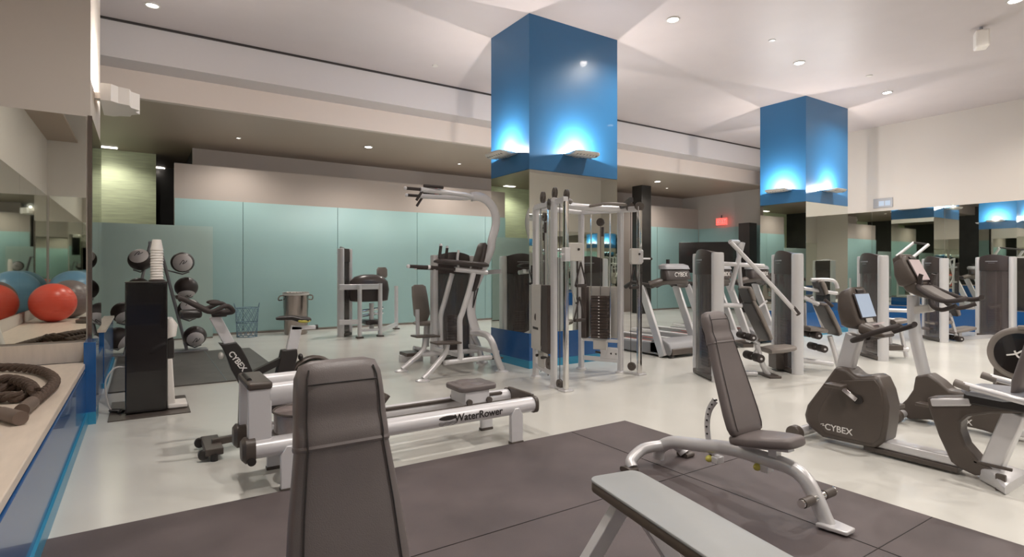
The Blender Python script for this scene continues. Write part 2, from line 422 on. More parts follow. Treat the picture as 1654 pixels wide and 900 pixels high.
# ------------------------------------------------------------------ ceiling fittings
def downlight(x, y, z, label, on=True, power=DOWN_W, r=.075, group='round downlights', spot=150, glass='light'):
    d = tag(empty('downlight', (x, y, z)), label, 'ceiling light', group)
    b = MB(); b.lathe([(r*1.3, -.001), (r*1.3, -.012), (r, -.014), (r, -.004)], n=24); b.build('trim_ring', 'panel', d)
    MB().lathe([(.001, -.006), (r*.98, -.006), (r*.98, -.003), (.001, -.003)], n=24).build('lamp_glass', glass if on else 'lightdim', d)
    if on: lamp('downlight_beam', 'SPOT', (0, 0, -.03), power, (1, .93, .86), .06, spot, .8, parent=d)
    return d
vis = [((1087, 31), 'right of the nearer blue column, first of the bright row'), ((1291, 101), 'second of the bright row, left above the farther column'),
       ((1433, 149), 'third of the bright row, right above the farther column'), ((1640, 0), 'in the top right corner of the photo')]
for (px, py), t in vis:
    p = at_z(px, py, ZC); downlight(p.x, p.y, ZC, 'bright round downlight, '+t)
p = at_z(246, 8, ZC); downlight(p.x, p.y, ZC, 'faint round fitting in the main ceiling at the upper left', on=False)
for x, y in ((1.5, 1.0), (4.5, 1.0), (7.5, -1.0), (10.5, 1.0), (13.2, 1.2), (.6, 4.0), (3.2, -2.8), (13.9, 3.0), (6.5, -2.8), (10.0, -2.8)):  # fill lamps added out of frame to brighten the room
    downlight(x, y, ZC, 'added unseen fill downlight in the main ceiling beyond the top of the photo', group='fill downlights added out of frame')
for px, py, t in ((900, 90, 'nearer'), (1300, 185, 'farther')):  # two more added fill lamps, kept out of sight behind the columns
    p = at_z(px, py, ZC); downlight(p.x, p.y, ZC, 'added fill downlight hidden behind the %s blue column' % t)
for (px, py), t in (((595, 237), 'bright downlight in the brown soffit above the teal glass wall'), ((1062, 293), 'bright downlight in the brown soffit between the two blue columns')):
    p = at_z(px, py, 4.04); downlight(p.x, p.y, 4.04, t, power=SOFFIT_W, glass='light')
for x, t in ((1.6, 'farthest left'), (6.6, 'just left of the nearer blue column'), (8.8, 'just right of the nearer blue column'), (14.2, 'farthest right')):
    downlight(x, 12.4, 4.04, 'small round downlight in the brown soffit, '+t, on=True, power=SOFFIT_W*.6, r=.04, group='small soffit downlights', glass='lightdim')
p = at_z(173, 237, 4.04); d = tag(empty('ceiling_light', (p.x, p.y, 4.04)), 'small rectangular light in the soffit left, above the green wall', 'ceiling light')
MB().box((0, 0, -.01), (.36, .16, .02)).build('lamp_glass', 'lightdim', d); lamp('light_beam', 'SPOT', (0, -.3, -.05), 35, spot=150, parent=d); MB().box((0, 0, -.004), (.40, .20, .008)).build('frame', 'panel', d)
p = at_z(255, 271, 4.04); d = tag(empty('ceiling_light', (p.x, p.y, 4.04)), 'round light in the dark room beside the green wall', 'ceiling light')
MB().lathe([(.001, -.02), (.16, -.02), (.16, -.0), (.001, 0)]).build('lamp_glass', 'lightdim', d)
lamp('dark_room_glow', 'SPOT', (0, 0, -.05), 12, spot=140, parent=d)
# sprinkler caps
for px, py, t in ((1247, 65, 'tiny round ceiling cap left of the row of downlights'), (1404, 122, 'tiny round ceiling cap right above the farther column'), (703, 106, 'tiny round ceiling cap left of the nearer column')):
    p = at_z(px, py, ZC); o = MB().lathe([(.001, -.015), (.05, -.012), (.055, 0), (.001, 0)]).build('sprinkler_cap', 'panel'); o.location = (p.x, p.y, ZC); tag(o, t, 'sprinkler', 'sprinkler caps')
# hanging speaker box
p = at_z(1585, 46, ZC-.02); d = tag(empty('ceiling_speaker', (p.x, p.y, ZC)), 'white box speaker hung under the ceiling at upper right', 'speaker')
MB().box((0, 0, -.19), (.20, .16, .26), rz=.5).build('case', 'cup', d, bevel=.02); MB().cyl((0, 0, -.07), (0, 0, 0), .02).build('mount', 'grey', d)
# wall plate on right wall
p = at_x(1426, 328, XR-.02); d = tag(empty('wall_sign', (XR, p.y, p.z)), 'small grey framed plate on the pale right wall above the mirror', 'sign')
MB().box((-.012, 0, 0), (.024, .44, .24)).build('frame', 'grey', d, bevel=.004)
for k in (-.11, .03): MB().box((-.026, k, -.01), (.006, .12, .12)).build('panel', 'screen', d)
# exit sign
p = at_x(1165, 358, 16.7); d = tag(empty('exit_sign', (16.72, p.y, p.z)), 'red lit exit sign on the far side wall', 'exit sign')
MB().box((0, 0, 0), (.05, .42, .24)).build('case', 'exit', d, bevel=.008); MB().cyl((0, 0, .12), (0, 0, .22), .02).build('mount', 'black', d)
text('lettering', 'EXIT', .17, 'whiteink', d, (-.028, 0, 0), (0, -1, 0), (0, 0, 1), bold=.004)
MB().box((.08, 0, .10), (.14, .05, .04)).build('bracket', 'black', d)
# black screen on a stand left of the second column
d = tag(empty('television', (15.3, 11.6, 0), math.radians(-52)), 'large black flat screen in the far corner below the exit sign', 'television')
MB().box((0, 0, 1.78), (1.9, .07, 1.0)).build('screen', 'gloss', d, bevel=.01)
b = MB(); b.box((0, .06, 1.0), (.12, .06, 1.3)); b.box((0, .05, .02), (.9, .5, .04)); b.build('stand', 'black', d)

# rubber flooring
o = tag(MB().box((1.64, .1, .006), (4.11, 7.24, .012)).build('rubber_floor', 'rubber', bevel=.003), 'large dark brown rubber floor mat under the benches', 'floor mat')
o = MB(); 
for x in (.95, 2.3): pass
for y in (.1, 1.32, 2.52): o.box((1.64-1.64, y-.1, .0135-.006), (4.09, .004, .002))
for x in (.8, 2.02, 3.2): pass
o.box((3.05-1.64, 0, .0075), (.004, 7.2, .002)); o.box((1.0-1.64, 0, .0075), (.004, 7.2, .002))
sm_ = o.build('tile_seams', 'ink')
base = bpy.data.objects['rubber_floor']; base.data.transform(Matrix.Translation((-1.64, -.1, -.006))); base.location = (1.64, .1, .006); sm_.parent = base
o = MB().box((0, 0, .008), (1.9, 3.05, .016)).build('rubber_floor', 'rubber2', bevel=.003); o.location = (.62, 9.27, 0)
tag(o, 'smaller dark rubber mat in front of the medicine ball rack', 'floor mat')
MB().box((.25, 0, .0172), (.006, 3.03, .002)).build('tile_seam', 'seam', o)

# ================================================================== things on and by the stone ledge
LZ = .551
def ball(px, py, r, m, label):
    """exercise ball standing on the ledge; px, py is where its mirror image shows"""
    Z = (HC-LZ-r)*FPX/(py-HY); P = EYE+ray(px, py)*Z
    o = MB().ell((0, 0, 0), r, 48, 28); 
    b = o.build('exercise_ball', m, ang=180); b.location = (max(P.x, -1.565+r), 2*6.664-P.y, LZ+r)
    tag(b, label, 'exercise ball')
    k = MB()
    for t in range(-3, 4):
        a = t*.16; k.tube([(math.cos(q)*r*math.cos(a)*1.0005, math.sin(q)*r*math.cos(a)*1.0005, r*math.sin(a)) for q in [i*math.pi/24 for i in range(48)]], .0016, 4, closed=True)
    k.build('moulded_ribs', m, b)
    return b
ball(86, 489, .31, 'red', 'red exercise ball seen in the mirror above the ledge')
ball(113, 483, .33, 'greyvinyl', 'dark grey exercise ball behind the red one in the mirror')
b3 = ball(127, 470, .41, 'bluevinyl', 'large blue exercise ball behind the grey one in the mirror')
b3.location = (-1.13, -.50, LZ+.41)

def q(x, y, z): p = at_z(x/2.367, 520+y/2.367, z); return p
def ropetube(name, pts, sleeves, label):
    P = [q(x, y, LZ+.038+h) for x, y, h in pts]
    c = Vector((sum(p.x for p in P)/len(P), sum(p.y for p in P)/len(P), LZ))
    r = tag(empty(name, c), label, 'rope')
    P = [p-c for p in P]
    # three twisted strands
    Q = []; k = len(P)
    for i in range(k-1):
        a, b_, c_, d = P[max(i-1, 0)], P[i], P[i+1], P[min(i+2, k-1)]
        n = max(4, int((c_-b_).length/.012))
        for t in range(n):
            t = t/n; Q.append(.5*((2*b_)+(c_-a)*t+(2*a-5*b_+4*c_-d)*t*t+(3*b_-a-3*c_+d)*t**3))
    Q.append(P[-1])
    L = [0]
    for i in range(1, len(Q)): L.append(L[-1]+(Q[i]-Q[i-1]).length)
    strands = MB()
    for s in range(3):
        pts_ = []
        for i, p in enumerate(Q):
            T = (Q[min(i+1, len(Q)-1)]-Q[max(i-1, 0)]).normalized(); S = T.cross(Vector((0, 0, 1))).normalized(); U = S.cross(T)
            a = L[i]/.09*2*math.pi/3*1.2+s*2*math.pi/3
            pts_.append(p+S*math.cos(a)*.017+U*math.sin(a)*.017)
        strands.tube(pts_, .0195, 8)
    strands.build('strands', 'rope', r)
    for e in sleeves:
        if e == 1: A, B = Q[-1], Q[-18]
        else: A, B = Q[0], Q[17]
        b = MB(); b.tube([A+(A-B).normalized()*.012, B], .038, 16); b.build('end_sleeve', 'ropecap', r, label='shrink sleeve on the rope end')
    return r
ropetube('battle_rope', [(-160, 330, 0), (-150, 215, 0), (-60, 180, .0), (20, 174, 0), (100, 178, 0), (165, 190, 0), (205, 215, 0), (203, 240, .0), (160, 278, 0), (120, 310, 0), (85, 338, 0)], [1], 'thick brown battle rope coiled on the stone ledge, left foreground')
ropetube('battle_rope', [(130, 262, .045), (110, 240, .05), (55, 222, .05), (0, 222, .05), (-80, 240, .04), (-120, 290, .0), (-90, 335, .0), (-30, 345, 0), (30, 355, 0), (75, 368, 0)], [1], 'second brown rope length, its capped end lowest on the ledge')
ropetube('battle_rope', [(-60, 300, 0), (0, 288, .0), (60, 288, 0), (105, 278, .0), (125, 262, .0), (90, 245, .0), (30, 250, .0), (-40, 262, 0)], [], 'inner coil of brown rope lying between the outer loops')
o = MB()
for k in range(4): o.tube([((.11+.012*k)*math.cos(a)*(1.3 if k % 2 else 1.1), (.08+.01*k)*math.sin(a), .012+.016*(k % 3)) for a in [i*math.pi/12 for i in range(24)]], .011, 6, closed=True)
o = tag(o.build('resistance_band', 'rope'), 'dark coiled band on the ledge beside the grey ball in the mirror', 'band'); o.location = (-.72, 1.62, LZ)
o = MB().lathe([(.18, 0), (.19, .01), (.19, .05), (.17, .06), (.15, .05), (.15, .01)]); o = o.build('ball_ring', 'brown'); o.location = (-.70, 2.15, LZ); tag(o, 'dark ring stand on the ledge beside the red ball in the mirror', 'ball stand')
o = MB().lathe([(.17, 0), (.17, .015), (.12, .02), (.045, .36), (.03, .38), (.001, .385)]); o = o.build('marker_cone', 'cup'); o.location = (-1.165, 6.36, LZ); tag(o, 'white plastic cone on the ledge at the left edge of the photo', 'cone')

# ================================================================== drinking water stand with cups
o = MB().box((0, 0, .005), (.66, .88, .010)).build('floor_mat', 'brown', bevel=.002); o.location = (.06, 6.73, 0); tag(o, 'small dark mat under the black water dispenser', 'floor mat')
c = tag(empty('water_dispenser', (.03, 6.62, .010)), 'tall gloss black water dispenser beside the end of the ledge', 'water dispenser')
b = MB(); b.box((0, 0, .635), (.345, .34, 1.25)); b.build('body', 'gloss', c, bevel=.012, seg=3)
b = MB(); b.box((0, 0, 1.262), (.35, .35, .012)); b.build('top_plate', 'black', c, bevel=.004)
b = MB(); b.slab([((.172, 0, .70), (0, .12, 0), (.004, 0, 0)), ((.20, 0, .72), (0, .13, 0), (.05, 0, 0)), ((.21, 0, .83), (0, .13, 0), (.055, 0, 0)), ((.19, 0, .90), (0, .12, 0), (.03, 0, 0))]); b.build('dispenser_head', 'cup', c, label='white dispenser head')
b = MB(); b.box((.20, 0, .60), (.06, .22, .19)); b.build('drip_niche', 'black', c, bevel=.01)
b = MB(); b.prism([(.17, -.11, .03), (.24, -.11, .03), (.215, -.11, .5), (.17, -.11, .5)], (0, .22, 0)); b.build('front_panel', 'cup', c, bevel=.01, label='white lower front panel')
b = MB(); b.box((.26, 0, .028), (.17, .26, .045)); b.build('foot', 'cup', c, bevel=.012, label='white foot')
b = MB(); b.tube([(-.17, -.10, .45), (-.26, -.06, .44), (-.33, -.02, .30), (-.30, .03, .05), (-.22, .06, .01)], .008, 8, sm=6); b.build('power_cord', 'cup', c, label='white cord')
b = MB()
rr = random.Random(3)
for k in range(4): b.tube([(-.18+.02*k, .0, .01), (-.24-.02*k, .06*rr.random(), .03), (-.30+.03*k, .10, .01), (-.22, .16*rr.random()-.1, .02), (-.19, .05, .01)], .009, 6, sm=4)
b.build('tangled_cords', 'black', c)
prev = None
b = MB(); b.lathe([(.056, 0), (.058, .004), (.055, .008), (.038, .105), (.034, .108), (.001, .108)], n=24); cup0 = b.build('paper_cup', 'cup', ang=60)
st = MB().lathe([(.072, 0), (.072, .012), (.06, .02), (.001, .02)]); st = st.build('cup_tray', 'redpl'); st.data.materials[0] = M['hood']; st.location = (.115, 6.60, 1.279); tag(st, 'small dark round tray under the stack of white cups', 'tray')
for k in range(12):
    o = cup0 if k == 0 else cup0.copy()
    if k: COL.objects.link(o)
    o.location = (.115+.001*math.sin(k*2), 6.60, 1.299+k*.0262)
    where = 'lowest of the stack' if k == 0 else ('topmost of the stack' if k == 11 else ('%s from the bottom of the stack' % ['', 'second', 'third', 'fourth', 'fifth', 'sixth', 'seventh', 'eighth', 'ninth', 'tenth', 'eleventh'][k]))
    tag(o, 'white cup on the black water dispenser, '+where, 'cup', 'white cups stacked on the water dispenser')

# ================================================================== medicine ball rack and balls
WY = 10.95
def wq(px, py, y=WY): return at_y(px, py, y)
rk = tag(empty('ball_rack', (.15, WY, 0)), 'silver A-frame rack for medicine balls behind the water dispenser', 'rack')
R0 = Vector((.15, WY, 0))
top = wq(250, 392); fr = wq(302, 566); fr.z = .03; fl = Vector((2*top.x-fr.x+.05, WY, .03))
for e in (fr, fl):
    for dy in (-.0, .16):
        MB().tube([Vector((top.x+.06*(1 if e is fr else -1), WY+dy, top.z))-R0, Vector((e.x, WY+dy, e.z))-R0], .024, 10).build('post', 'grey', rk)
for v in (fr+Vector((.05, .08, -.01)), fl+Vector((-.05, .08, -.01))): MB().box(v-R0, (.52, .34, .025)).build('base_plate', 'grey', rk, bevel=.004)
MB().box(Vector((top.x, WY+.08, top.z))-R0, (.18, .2, .04)).build('top_cap', 'grey', rk, bevel=.01)
def medball(px, py, label, facing=(-.1, -1, .1), big=1):
    P = wq(px, py, WY-.02); r = .178
    o = tag(empty('medicine_ball', P), label, 'medicine ball', 'medicine balls on the rack')
    MB().ell((0, 0, 0), (r, r*.96, r*.96), 28, 18).build('casing', 'medb', o, ang=180)
    z = Vector(facing).normalized(); mt = z.to_track_quat('Z', 'Y').to_matrix()
    b = MB(); prof = [(r*1.012*math.sin(t), r*1.0*math.cos(t)) for t in [i*.86*big/6+.0001 for i in range(7)]]
    b.lathe(prof, n=20, mtx=mt); b.build('grey_panel', 'medw', o, label='light grey panel')
    b = MB(); f = lambda u, v: mt @ Vector((u*r, v*r, math.sqrt(max(0, 1-u*u-v*v))*r*1.02))
    b.tube([f(-.25, -.2), f(-.1, .05), f(.05, .25), f(.12, .1), f(.0, -.1), f(.2, 0), f(.35, .2)], .005, 5, sm=4); b.build('printed_mark', 'ink', o)
    b = MB(); s = 1 if P.x > .15 else -1
    return o
medball(227, 420, 'medicine ball at the top left of the rack, left of the cup stack', (-.2, -.8, .55))
medball(224, 466, 'medicine ball on the second left level, just above the black dispenser', (0, .2, -1))
medball(200, 505, 'medicine ball on the third left level, half behind the dispenser', (.3, -1, -.9))
medball(190, 546, 'lowest medicine ball on the left side of the rack', (1, -.5, -.6))
medball(295, 424, 'medicine ball at the top right with a large grey panel', (-.05, -1, -.05), 1.1)
medball(301, 464, 'black medicine ball on the second right level of the rack', (0, -.5, -.9), .9)
medball(306, 500, 'medicine ball on the third right level, behind the handlebars', (-.1, -.8, .6), .9)
medball(315, 543, 'lowest medicine ball on the right of the rack, grey panel down', (-.0, -.95, -.35), .95)
b = MB()
for px, py, s in ((227, 420, -1), (224, 466, -1), (200, 505, -1), (190, 546, -1), (295, 424, 1), (301, 464, 1), (306, 500, 1), (315, 543, 1)):
    P = wq(px, py)-R0; t = (top.z-P.z)/(top.z-.03); cx = top.x-R0.x+(.06+(fr.x-top.x-.06)*t)*s
    MB().tube([(cx, .06, P.z-.12), (P.x, .06, P.z-.20), (P.x+.1*s, .06, P.z-.16)], .012, 8).build('cradle_arm', 'grey', rk)

# ================================================================== wire basket, steel bin
p = at_z(399, 544); c = tag(empty('wire_basket', (p.x, p.y, 0)), 'open wire basket on the floor against the teal glass wall', 'basket')
b = MB(); n = 12
for k in range(n):
    a, a2 = 2*math.pi*k/n, 2*math.pi*(k+3)/n
    f = lambda a, z: (math.cos(a)*(.19+.05*z), math.sin(a)*(.19+.05*z), z)
    b.tube([f(a+(a2-a)*t/6, .01+.58*t/6) for t in range(7)], .005, 5); b.tube([f(a2-(a2-a)*t/6, .01+.58*t/6) for t in range(7)], .005, 5)
b.build('lattice', 'wire', c)
b = MB()
for z in (.01, .3, .6): b.tube([((.19+.05*z)*math.cos(t*math.pi/12), (.19+.05*z)*math.sin(t*math.pi/12), z) for t in range(24)], .008, 6, closed=True)
b.build('hoops', 'wire', c)
for s in (-1, 1): MB().tube([(s*.22, -.05, .60), (s*.24, 0, .70), (s*.22, .05, .60)], .007, 6, sm=4).build('handle', 'wire', c)
p = at_z(478, 539.5); c = tag(empty('waste_bin', (p.x, p.y, 0)), 'round stainless steel bin with handles by the teal glass wall', 'bin')
MB().lathe([(.22, 0), (.235, .02), (.25, .55), (.255, .56), (.26, .86), (.275, .90), (.262, .90), (.24, .86), (.22, .3), (.001, .3)], n=36).build('body', 'steel', c)
for s in (-1, 1): MB().tube([(s*.26, -.06, .84), (s*.34, -.03, .82), (s*.35, .03, .74), (s*.27, .05, .74)], .014, 8, sm=5).build('handle', 'steel', c)
MB().lathe([(.24, .87), (.27, .905), (.275, .85), (.265, .84)], n=24).build('liner_edge', 'panel', c)

# ================================================================== adjustable benches
def pad(name, m, parent, secs, seams=(), seamm='ink', n=36, p=3.4):
    b = MB(); b.slab(secs, n=n, p=p); o = b.build(name, m, parent, ang=60)
    return o
def bench(x, y, label):
    F = Fr('weight_bench', x, y, 90, label, 'weight bench'); r = F.root
    P = lambda u, v, b=0: BP(u, v, b)
    return F
BEND = -7
B1 = Fr('weight_bench', 3.07, 2.1, 90, 'adjustable incline bench on the rubber mat in front of the recumbent bike', 'weight bench', z=.010)
z4 = lambda x, y, b=0: B1.p(960+x/2.25, 480+y/2.25, b)
R = B1.root
b = MB(); S = [z4(*t) for t in ((232, 585), (240, 548), (285, 528), (380, 538), (500, 552), (620, 588), (710, 618), (765, 660), (805, 730), (835, 800), (862, 858))]
for s in S: s.y = 0
b.tube(S, .038, 14, sm=5, oval=(1, 1.15)); b.build('spine_tube', 'silver', R)
fa = B1.f(1011, 757); fb = B1.f(1115, 738); am = (fa.x+fb.x)/2
b = MB(); b.tube([(am-.05, -.27, .03), (am-.02, -.25, .07), (am-.03, -.14, .13), (am-.08, 0, .145), (am-.03, .14, .13), (am-.02, .25, .07), (am-.05, .27, .03)], .038, 12, sm=5); b.build('rear_foot', 'silver', R)
for yy in ((-.33, -.25), (.25, .33)): MB().slab([((am-.04, y_, .02), (.05, 0, 0), (0, 0, .02)) for y_ in yy], p=3).build('rubber_foot', 'brown', R)
e = S[-1]; b = MB(); b.prism([(e.x-.10, -.045, .012), (e.x+.05, -.07, .012), (e.x+.05, .07, .012), (e.x-.10, .045, .012)], (0, 0, .022)); b.build('front_foot', 'silver', R, bevel=.006)
b = MB(); rc = z4(812, 728); rc.y = 0; b.cyl(rc+Vector((0, -.165, 0)), rc+Vector((0, .165, 0)), .022); b.build('roller_bar', 'chrome', R)
for s in (-1, 1): MB().cyl(rc+Vector((0, .06*s, 0)), rc+Vector((0, .15*s, 0)), .026).build('foot_roller', 'brown', R)
# back pad: front face towards the seat
T = B1.p(1150, 504); Bt = B1.p(1207, 702); T.y = Bt.y = 0
ax = (Bt-T).normalized(); nrm = Vector((ax.z, 0, -ax.x)); nrm = -nrm if nrm.x > 0 else nrm     # towards the seat (low a)
Ln = (Bt-T).length; back = -nrm
def bp(s, off=0): return T+ax*(s*Ln)-nrm*off
prof = [(0, .066, .014), (.012, .092, .030), (.05, .104, .038), (.10, .107, .041), (.135, .109, .0385), (.165, .110, .033), (.19, .111, .0325), (.22, .112, .038), (.25, .113, .040), (.27, .112, .036), (.45, .130, .036), (.65, .145, .036), (.82, .155, .036), (.93, .155, .034), (.975, .143, .030), (1.0, .115, .014)]
pad('back_pad', 'leather', R, [(bp(s), Vector((0, h, 0)), nrm*t) for s, h, t in prof], p=4)
bpo = [c for c in kids(R) if c.name.startswith('back_pad')][0]
b = MB()
def hw(s):
    for (s0, h0, t0), (s1, h1, t1) in zip(prof, prof[1:]):
        if s <= s1: k = (s-s0)/(s1-s0); return h0+(h1-h0)*k, t0+(t1-t0)*k
    return prof[-1][1:]
for sgn in (-1, 1):
    b.tube([bp(s)+nrm*(hw(s)[1]*.985)+Vector((0, sgn*hw(s)[0]*.80, 0)) for s in [.03+i*.03 for i in range(32)]], .0022, 5)
for s in (.075,):
    b.tube([bp(s)+nrm*(hw(s)[1]*1.0)+Vector((0, hw(s)[0]*k, 0)) for k in (-.8, -.4, 0, .4, .8)], .002, 5)
b.build('stitching', 'ink', bpo)
b = MB()
h, t = hw(.26); b.slab([(bp(.255), Vector((0, h*1.012, 0)), nrm*(t*1.04)), (bp(.263), Vector((0, h*1.02, 0)), nrm*(t*1.10)), (bp(.270), Vector((0, h*1.012, 0)), nrm*(t*1.03))], n=36, p=4)
b.build('cover_hem', 'leather', bpo)
MB().slab([(bp(s, .047), Vector((0, .08, 0)), nrm*.008) for s in (.12, .14, .93, .95)], p=6).build('back_board', 'black', R)
s0, s1 = z4(530, 508), z4(742, 530); s0.y = s1.y = 0; sv = (s1-s0).normalized(); sn = Vector((-sv.z, 0, sv.x)); sn = sn if sn.z > 0 else -sn; L2 = (s1-s0).length
pad('seat_pad', 'leather', R, [(s0+sv*(L2*s), Vector((0, h, 0)), sn*t) for s, h, t in ((0, .10, .014), (.03, .125, .030), (.12, .14, .036), (.4, .14, .037), (.7, .125, .036), (.92, .10, .034), (.98, .085, .028), (1, .06, .012))], p=3.6)
b = MB(); b.bar(z4(515, 515), z4(515, 560), .05, .05); b.bar(z4(655, 540), z4(655, 590), .05, .05); b.bar(s0-sn*.045, s1-sn*.045-sv*.05, .06, .02); b.build('seat_bracket', 'silver', R)
arc = [z4(*t) for t in ((440, 375), (418, 410), (410, 460), (415, 520), (428, 580))]
for k in arc: k.y = 0
b = MB(); b.tube(arc, .022, 8, sm=5, oval=(.35, 1), up=(1, 0, 0)); b.build('adjuster_arc', 'silver', R)
b = MB()
for i in range(10):
    t = i/9*3.9; k = int(t); c_ = arc[k].lerp(arc[k+1], t-k); b.cyl(c_+Vector((0, -.012, 0)), c_+Vector((0, .012, 0)), .006, n=8)
b.build('adjuster_holes', 'black', R)
for u, v in ((425, 585), (600, 615)):
    c_ = z4(u, v); c_.y = .02; MB().ell(c_, (.022, .03, .022), 14, 8).build('pull_knob', 'yellow', R, label='yellow pull knob')
    c_.y = -.01; MB().box(c_+Vector((-.04, 0, 0)), (.05, .07, .045)).build('knob_housing', 'silver', R, bevel=.006)
b2 = copy_tree(R); b2.location = (.50, 1.505, 0)
piv = bp(.97); rot = Matrix.Translation(piv) @ Matrix.Rotation(math.radians(BEND), 4, 'Y') @ Matrix.Translation(-piv)
for c in kids(b2):
    if c.name.startswith(('back_pad', 'back_board')): c.matrix_local = rot
b2.scale = (1.02, 1.02, 1.02); tl = (rot @ bp(0))*1.02; tl.z += .010; tw = at_z(545, 580, tl.z+.0)
b2.location = (tw.x+tl.y, tw.y-tl.x, 0)
b2.location = (tw.x, tw.y-tl.x, .010); b2['label'] = 'adjustable bench with tall dark backrest filling the left foreground'

# flat bench
G = Fr('weight_bench', 1.70, 1.335, 79.5, 'flat bench with light grey pad at the bottom of the photo', 'weight bench', z=.010); R = G.root
def rr_outline(hx, hy, r, n=6):
    out = []
    for cx, cy, a0 in ((hx-r, hy-r, 0), (-hx+r, hy-r, 90), (-hx+r, -hy+r, 180), (hx-r, -hy+r, 270)):
        for i in range(n+1):
            a = math.radians(a0+90*i/n); out.append((cx+r*math.cos(a), cy+r*math.sin(a)))
    return out
ol = rr_outline(.575, .132, .05)
b = MB(); b.prism([(x, y, .438) for x, y in ol], (0, 0, .014), bev=.006); b.build('pad_top', 'greypad', R, label='light grey pad top')
b = MB(); b.prism([(x*.998, y*.99, .395) for x, y in ol], (0, 0, .045), bev=.01); b.build('pad_side', 'padside', R, label='brown pad edge')
b = MB(); b.box((0, 0, .372), (1.02, .07, .045)); b.build('frame_rail', 'silver', R, bevel=.005)
b = MB(); b.box((.525, 0, .372), (.035, .085, .055)); b.build('end_cap', 'black', R, bevel=.004); b = MB(); b.box((-.525, 0, .372), (.035, .085, .055)); b.build('end_cap', 'black', R, bevel=.004)
for a_ in (.44, -.44):
    for s in (-1, 1):
        MB().bar((a_, s*.03, .37), (a_+.02, s*.27, .035), .05, .07, up=(0, 1, 0)).build('leg', 'silver', R, bevel=.004)
        MB().box((a_+.02, s*.28, .024), (.09, .07, .024)).build('foot_plate', 'white', R, bevel=.003)

# ================================================================== rowing machine
G = Fr('rowing_machine', 1.62, 3.97, 0, 'white water rowing machine with two long rails behind the foreground bench', 'rowing machine'); R = G.root
zr = .282; nb, fbk = -.185, .185
xl = G.p(395, 730, nb).x; xr = G.p(864, 654, nb).x
for s, nm in ((nb, 'near'), (fbk, 'far')):
    b = MB(); b.tube([(xl+.05, s, zr), (xr-.03, s, zr)], .061, 24); rail = b.build('side_rail', 'white', R)
    b = MB(); b.slab([((xl+.055, s, zr), (0, .07, 0), (0, 0, .075)), ((xl, s, zr), (0, .07, 0), (0, 0, .075)), ((xl-.02, s, zr), (0, .05, 0), (0, 0, .055))], p=4); b.build('end_cap', 'brown', rail)
    b = MB(); b.slab([((xr-.035, s, zr), (0, .066, 0), (0, 0, .068)), ((xr-.005, s, zr), (0, .066, 0), (0, 0, .068)), ((xr, s, zr), (0, .05, 0), (0, 0, .055))], p=3); b.build('end_cap', 'brown', rail)
    sd = 1 if s < 0 else -1
    b = MB(); b.box(((xl+xr)/2+.25, s+sd*.045, zr+.045), (xr-xl-.75, .035, .022)); b.build('seat_track', 'brown', rail, bevel=.003)
MB().cyl((xl+.03, nb-.08, zr-.055), (xl+.03, nb+.05, zr-.055), .025).build('transport_wheel', 'black', R)
lx = G.p(465, 790, nb).x; rx = G.p(828, 714, nb).x
for x_ in (lx, rx):
    for s in (nb-.05, fbk+.05):
        b = MB(); b.prism([(x_-.055, s-.02, .02), (x_+.055, s-.02, .02), (x_+.055, s-.02, .23), (x_+.02, s-.02, .285), (x_-.02, s-.02, .285), (x_-.055, s-.02, .23)], (0, .04, 0)); lg = b.build('leg', 'white', R, bevel=.004)
        MB().box((x_, s, .011), (.116, .05, .022)).build('foot', 'brown', lg, bevel=.003)
b = MB(); b.box((xr-.02, 0, zr+.035), (.03, .36, .09)); b.box((xr-.06, 0, zr-.04), (.04, .30, .03)); b.build('rear_crossmember', 'brown', R, bevel=.006)
# tower
tx0 = G.p(400, 650, nb).x; tx1 = G.p(438, 650, nb).x; zt = G.p(420, 630, nb).z
for s in (nb, fbk):
    b = MB(); b.box(((tx0+tx1)/2, s, (zr+zt)/2+.03), (tx1-tx0, .045, zt-zr-.02)); b.build('tower_post', 'white', R, bevel=.006)
b = MB(); b.box(((tx0+tx1)/2, 0, zt+.028), (tx1-tx0+.01, .44, .05)); b.build('tower_cap', 'brown', R, bevel=.018, seg=3)
zc_ = G.p(456, 636, nb).z
for s in (nb+.01, fbk-.01):
    b = MB(); b.tube([(tx1-.01, s, zc_), (tx1+.38, s, zc_), (tx1+.52, s, zc_-.04), (tx1+.60, s, zc_-.16), (tx1+.62, s, zr)], .060, 16, sm=4, oval=(.6, 1.2)); b.build('hoop_tube', 'white', R)
b = MB(); b.cyl((tx1+.25, 0, zr-.08), (tx1+.25, 0, zr+.165), .20, n=36); b.build('water_tank', 'water', R, label='smoky clear tank holding water')
b = MB()
for z_ in (zr-.085, zr+.03, zr+.165): b.tube([(tx1+.25+.202*math.cos(t*math.pi/18), .202*math.sin(t*math.pi/18), z_) for t in range(36)], .008, 6, closed=True)
b.build('tank_bands', 'brown', R)
b = MB(); b.box((tx1+.70, -.09, zr+.10), (.03, .10, .30), mtx=Matrix.Rotation(.7, 3, 'Y')); b.box((tx1+.70, .09, zr+.10), (.03, .10, .30), mtx=Matrix.Rotation(.7, 3, 'Y')); b.build('footboards', 'brown', R, bevel=.005)
b = MB(); b.tube([(tx0+.02, -.12, zt+.055), (tx0+.02, .12, zt+.055)], .014, 10); b.build('handle', 'black', R)
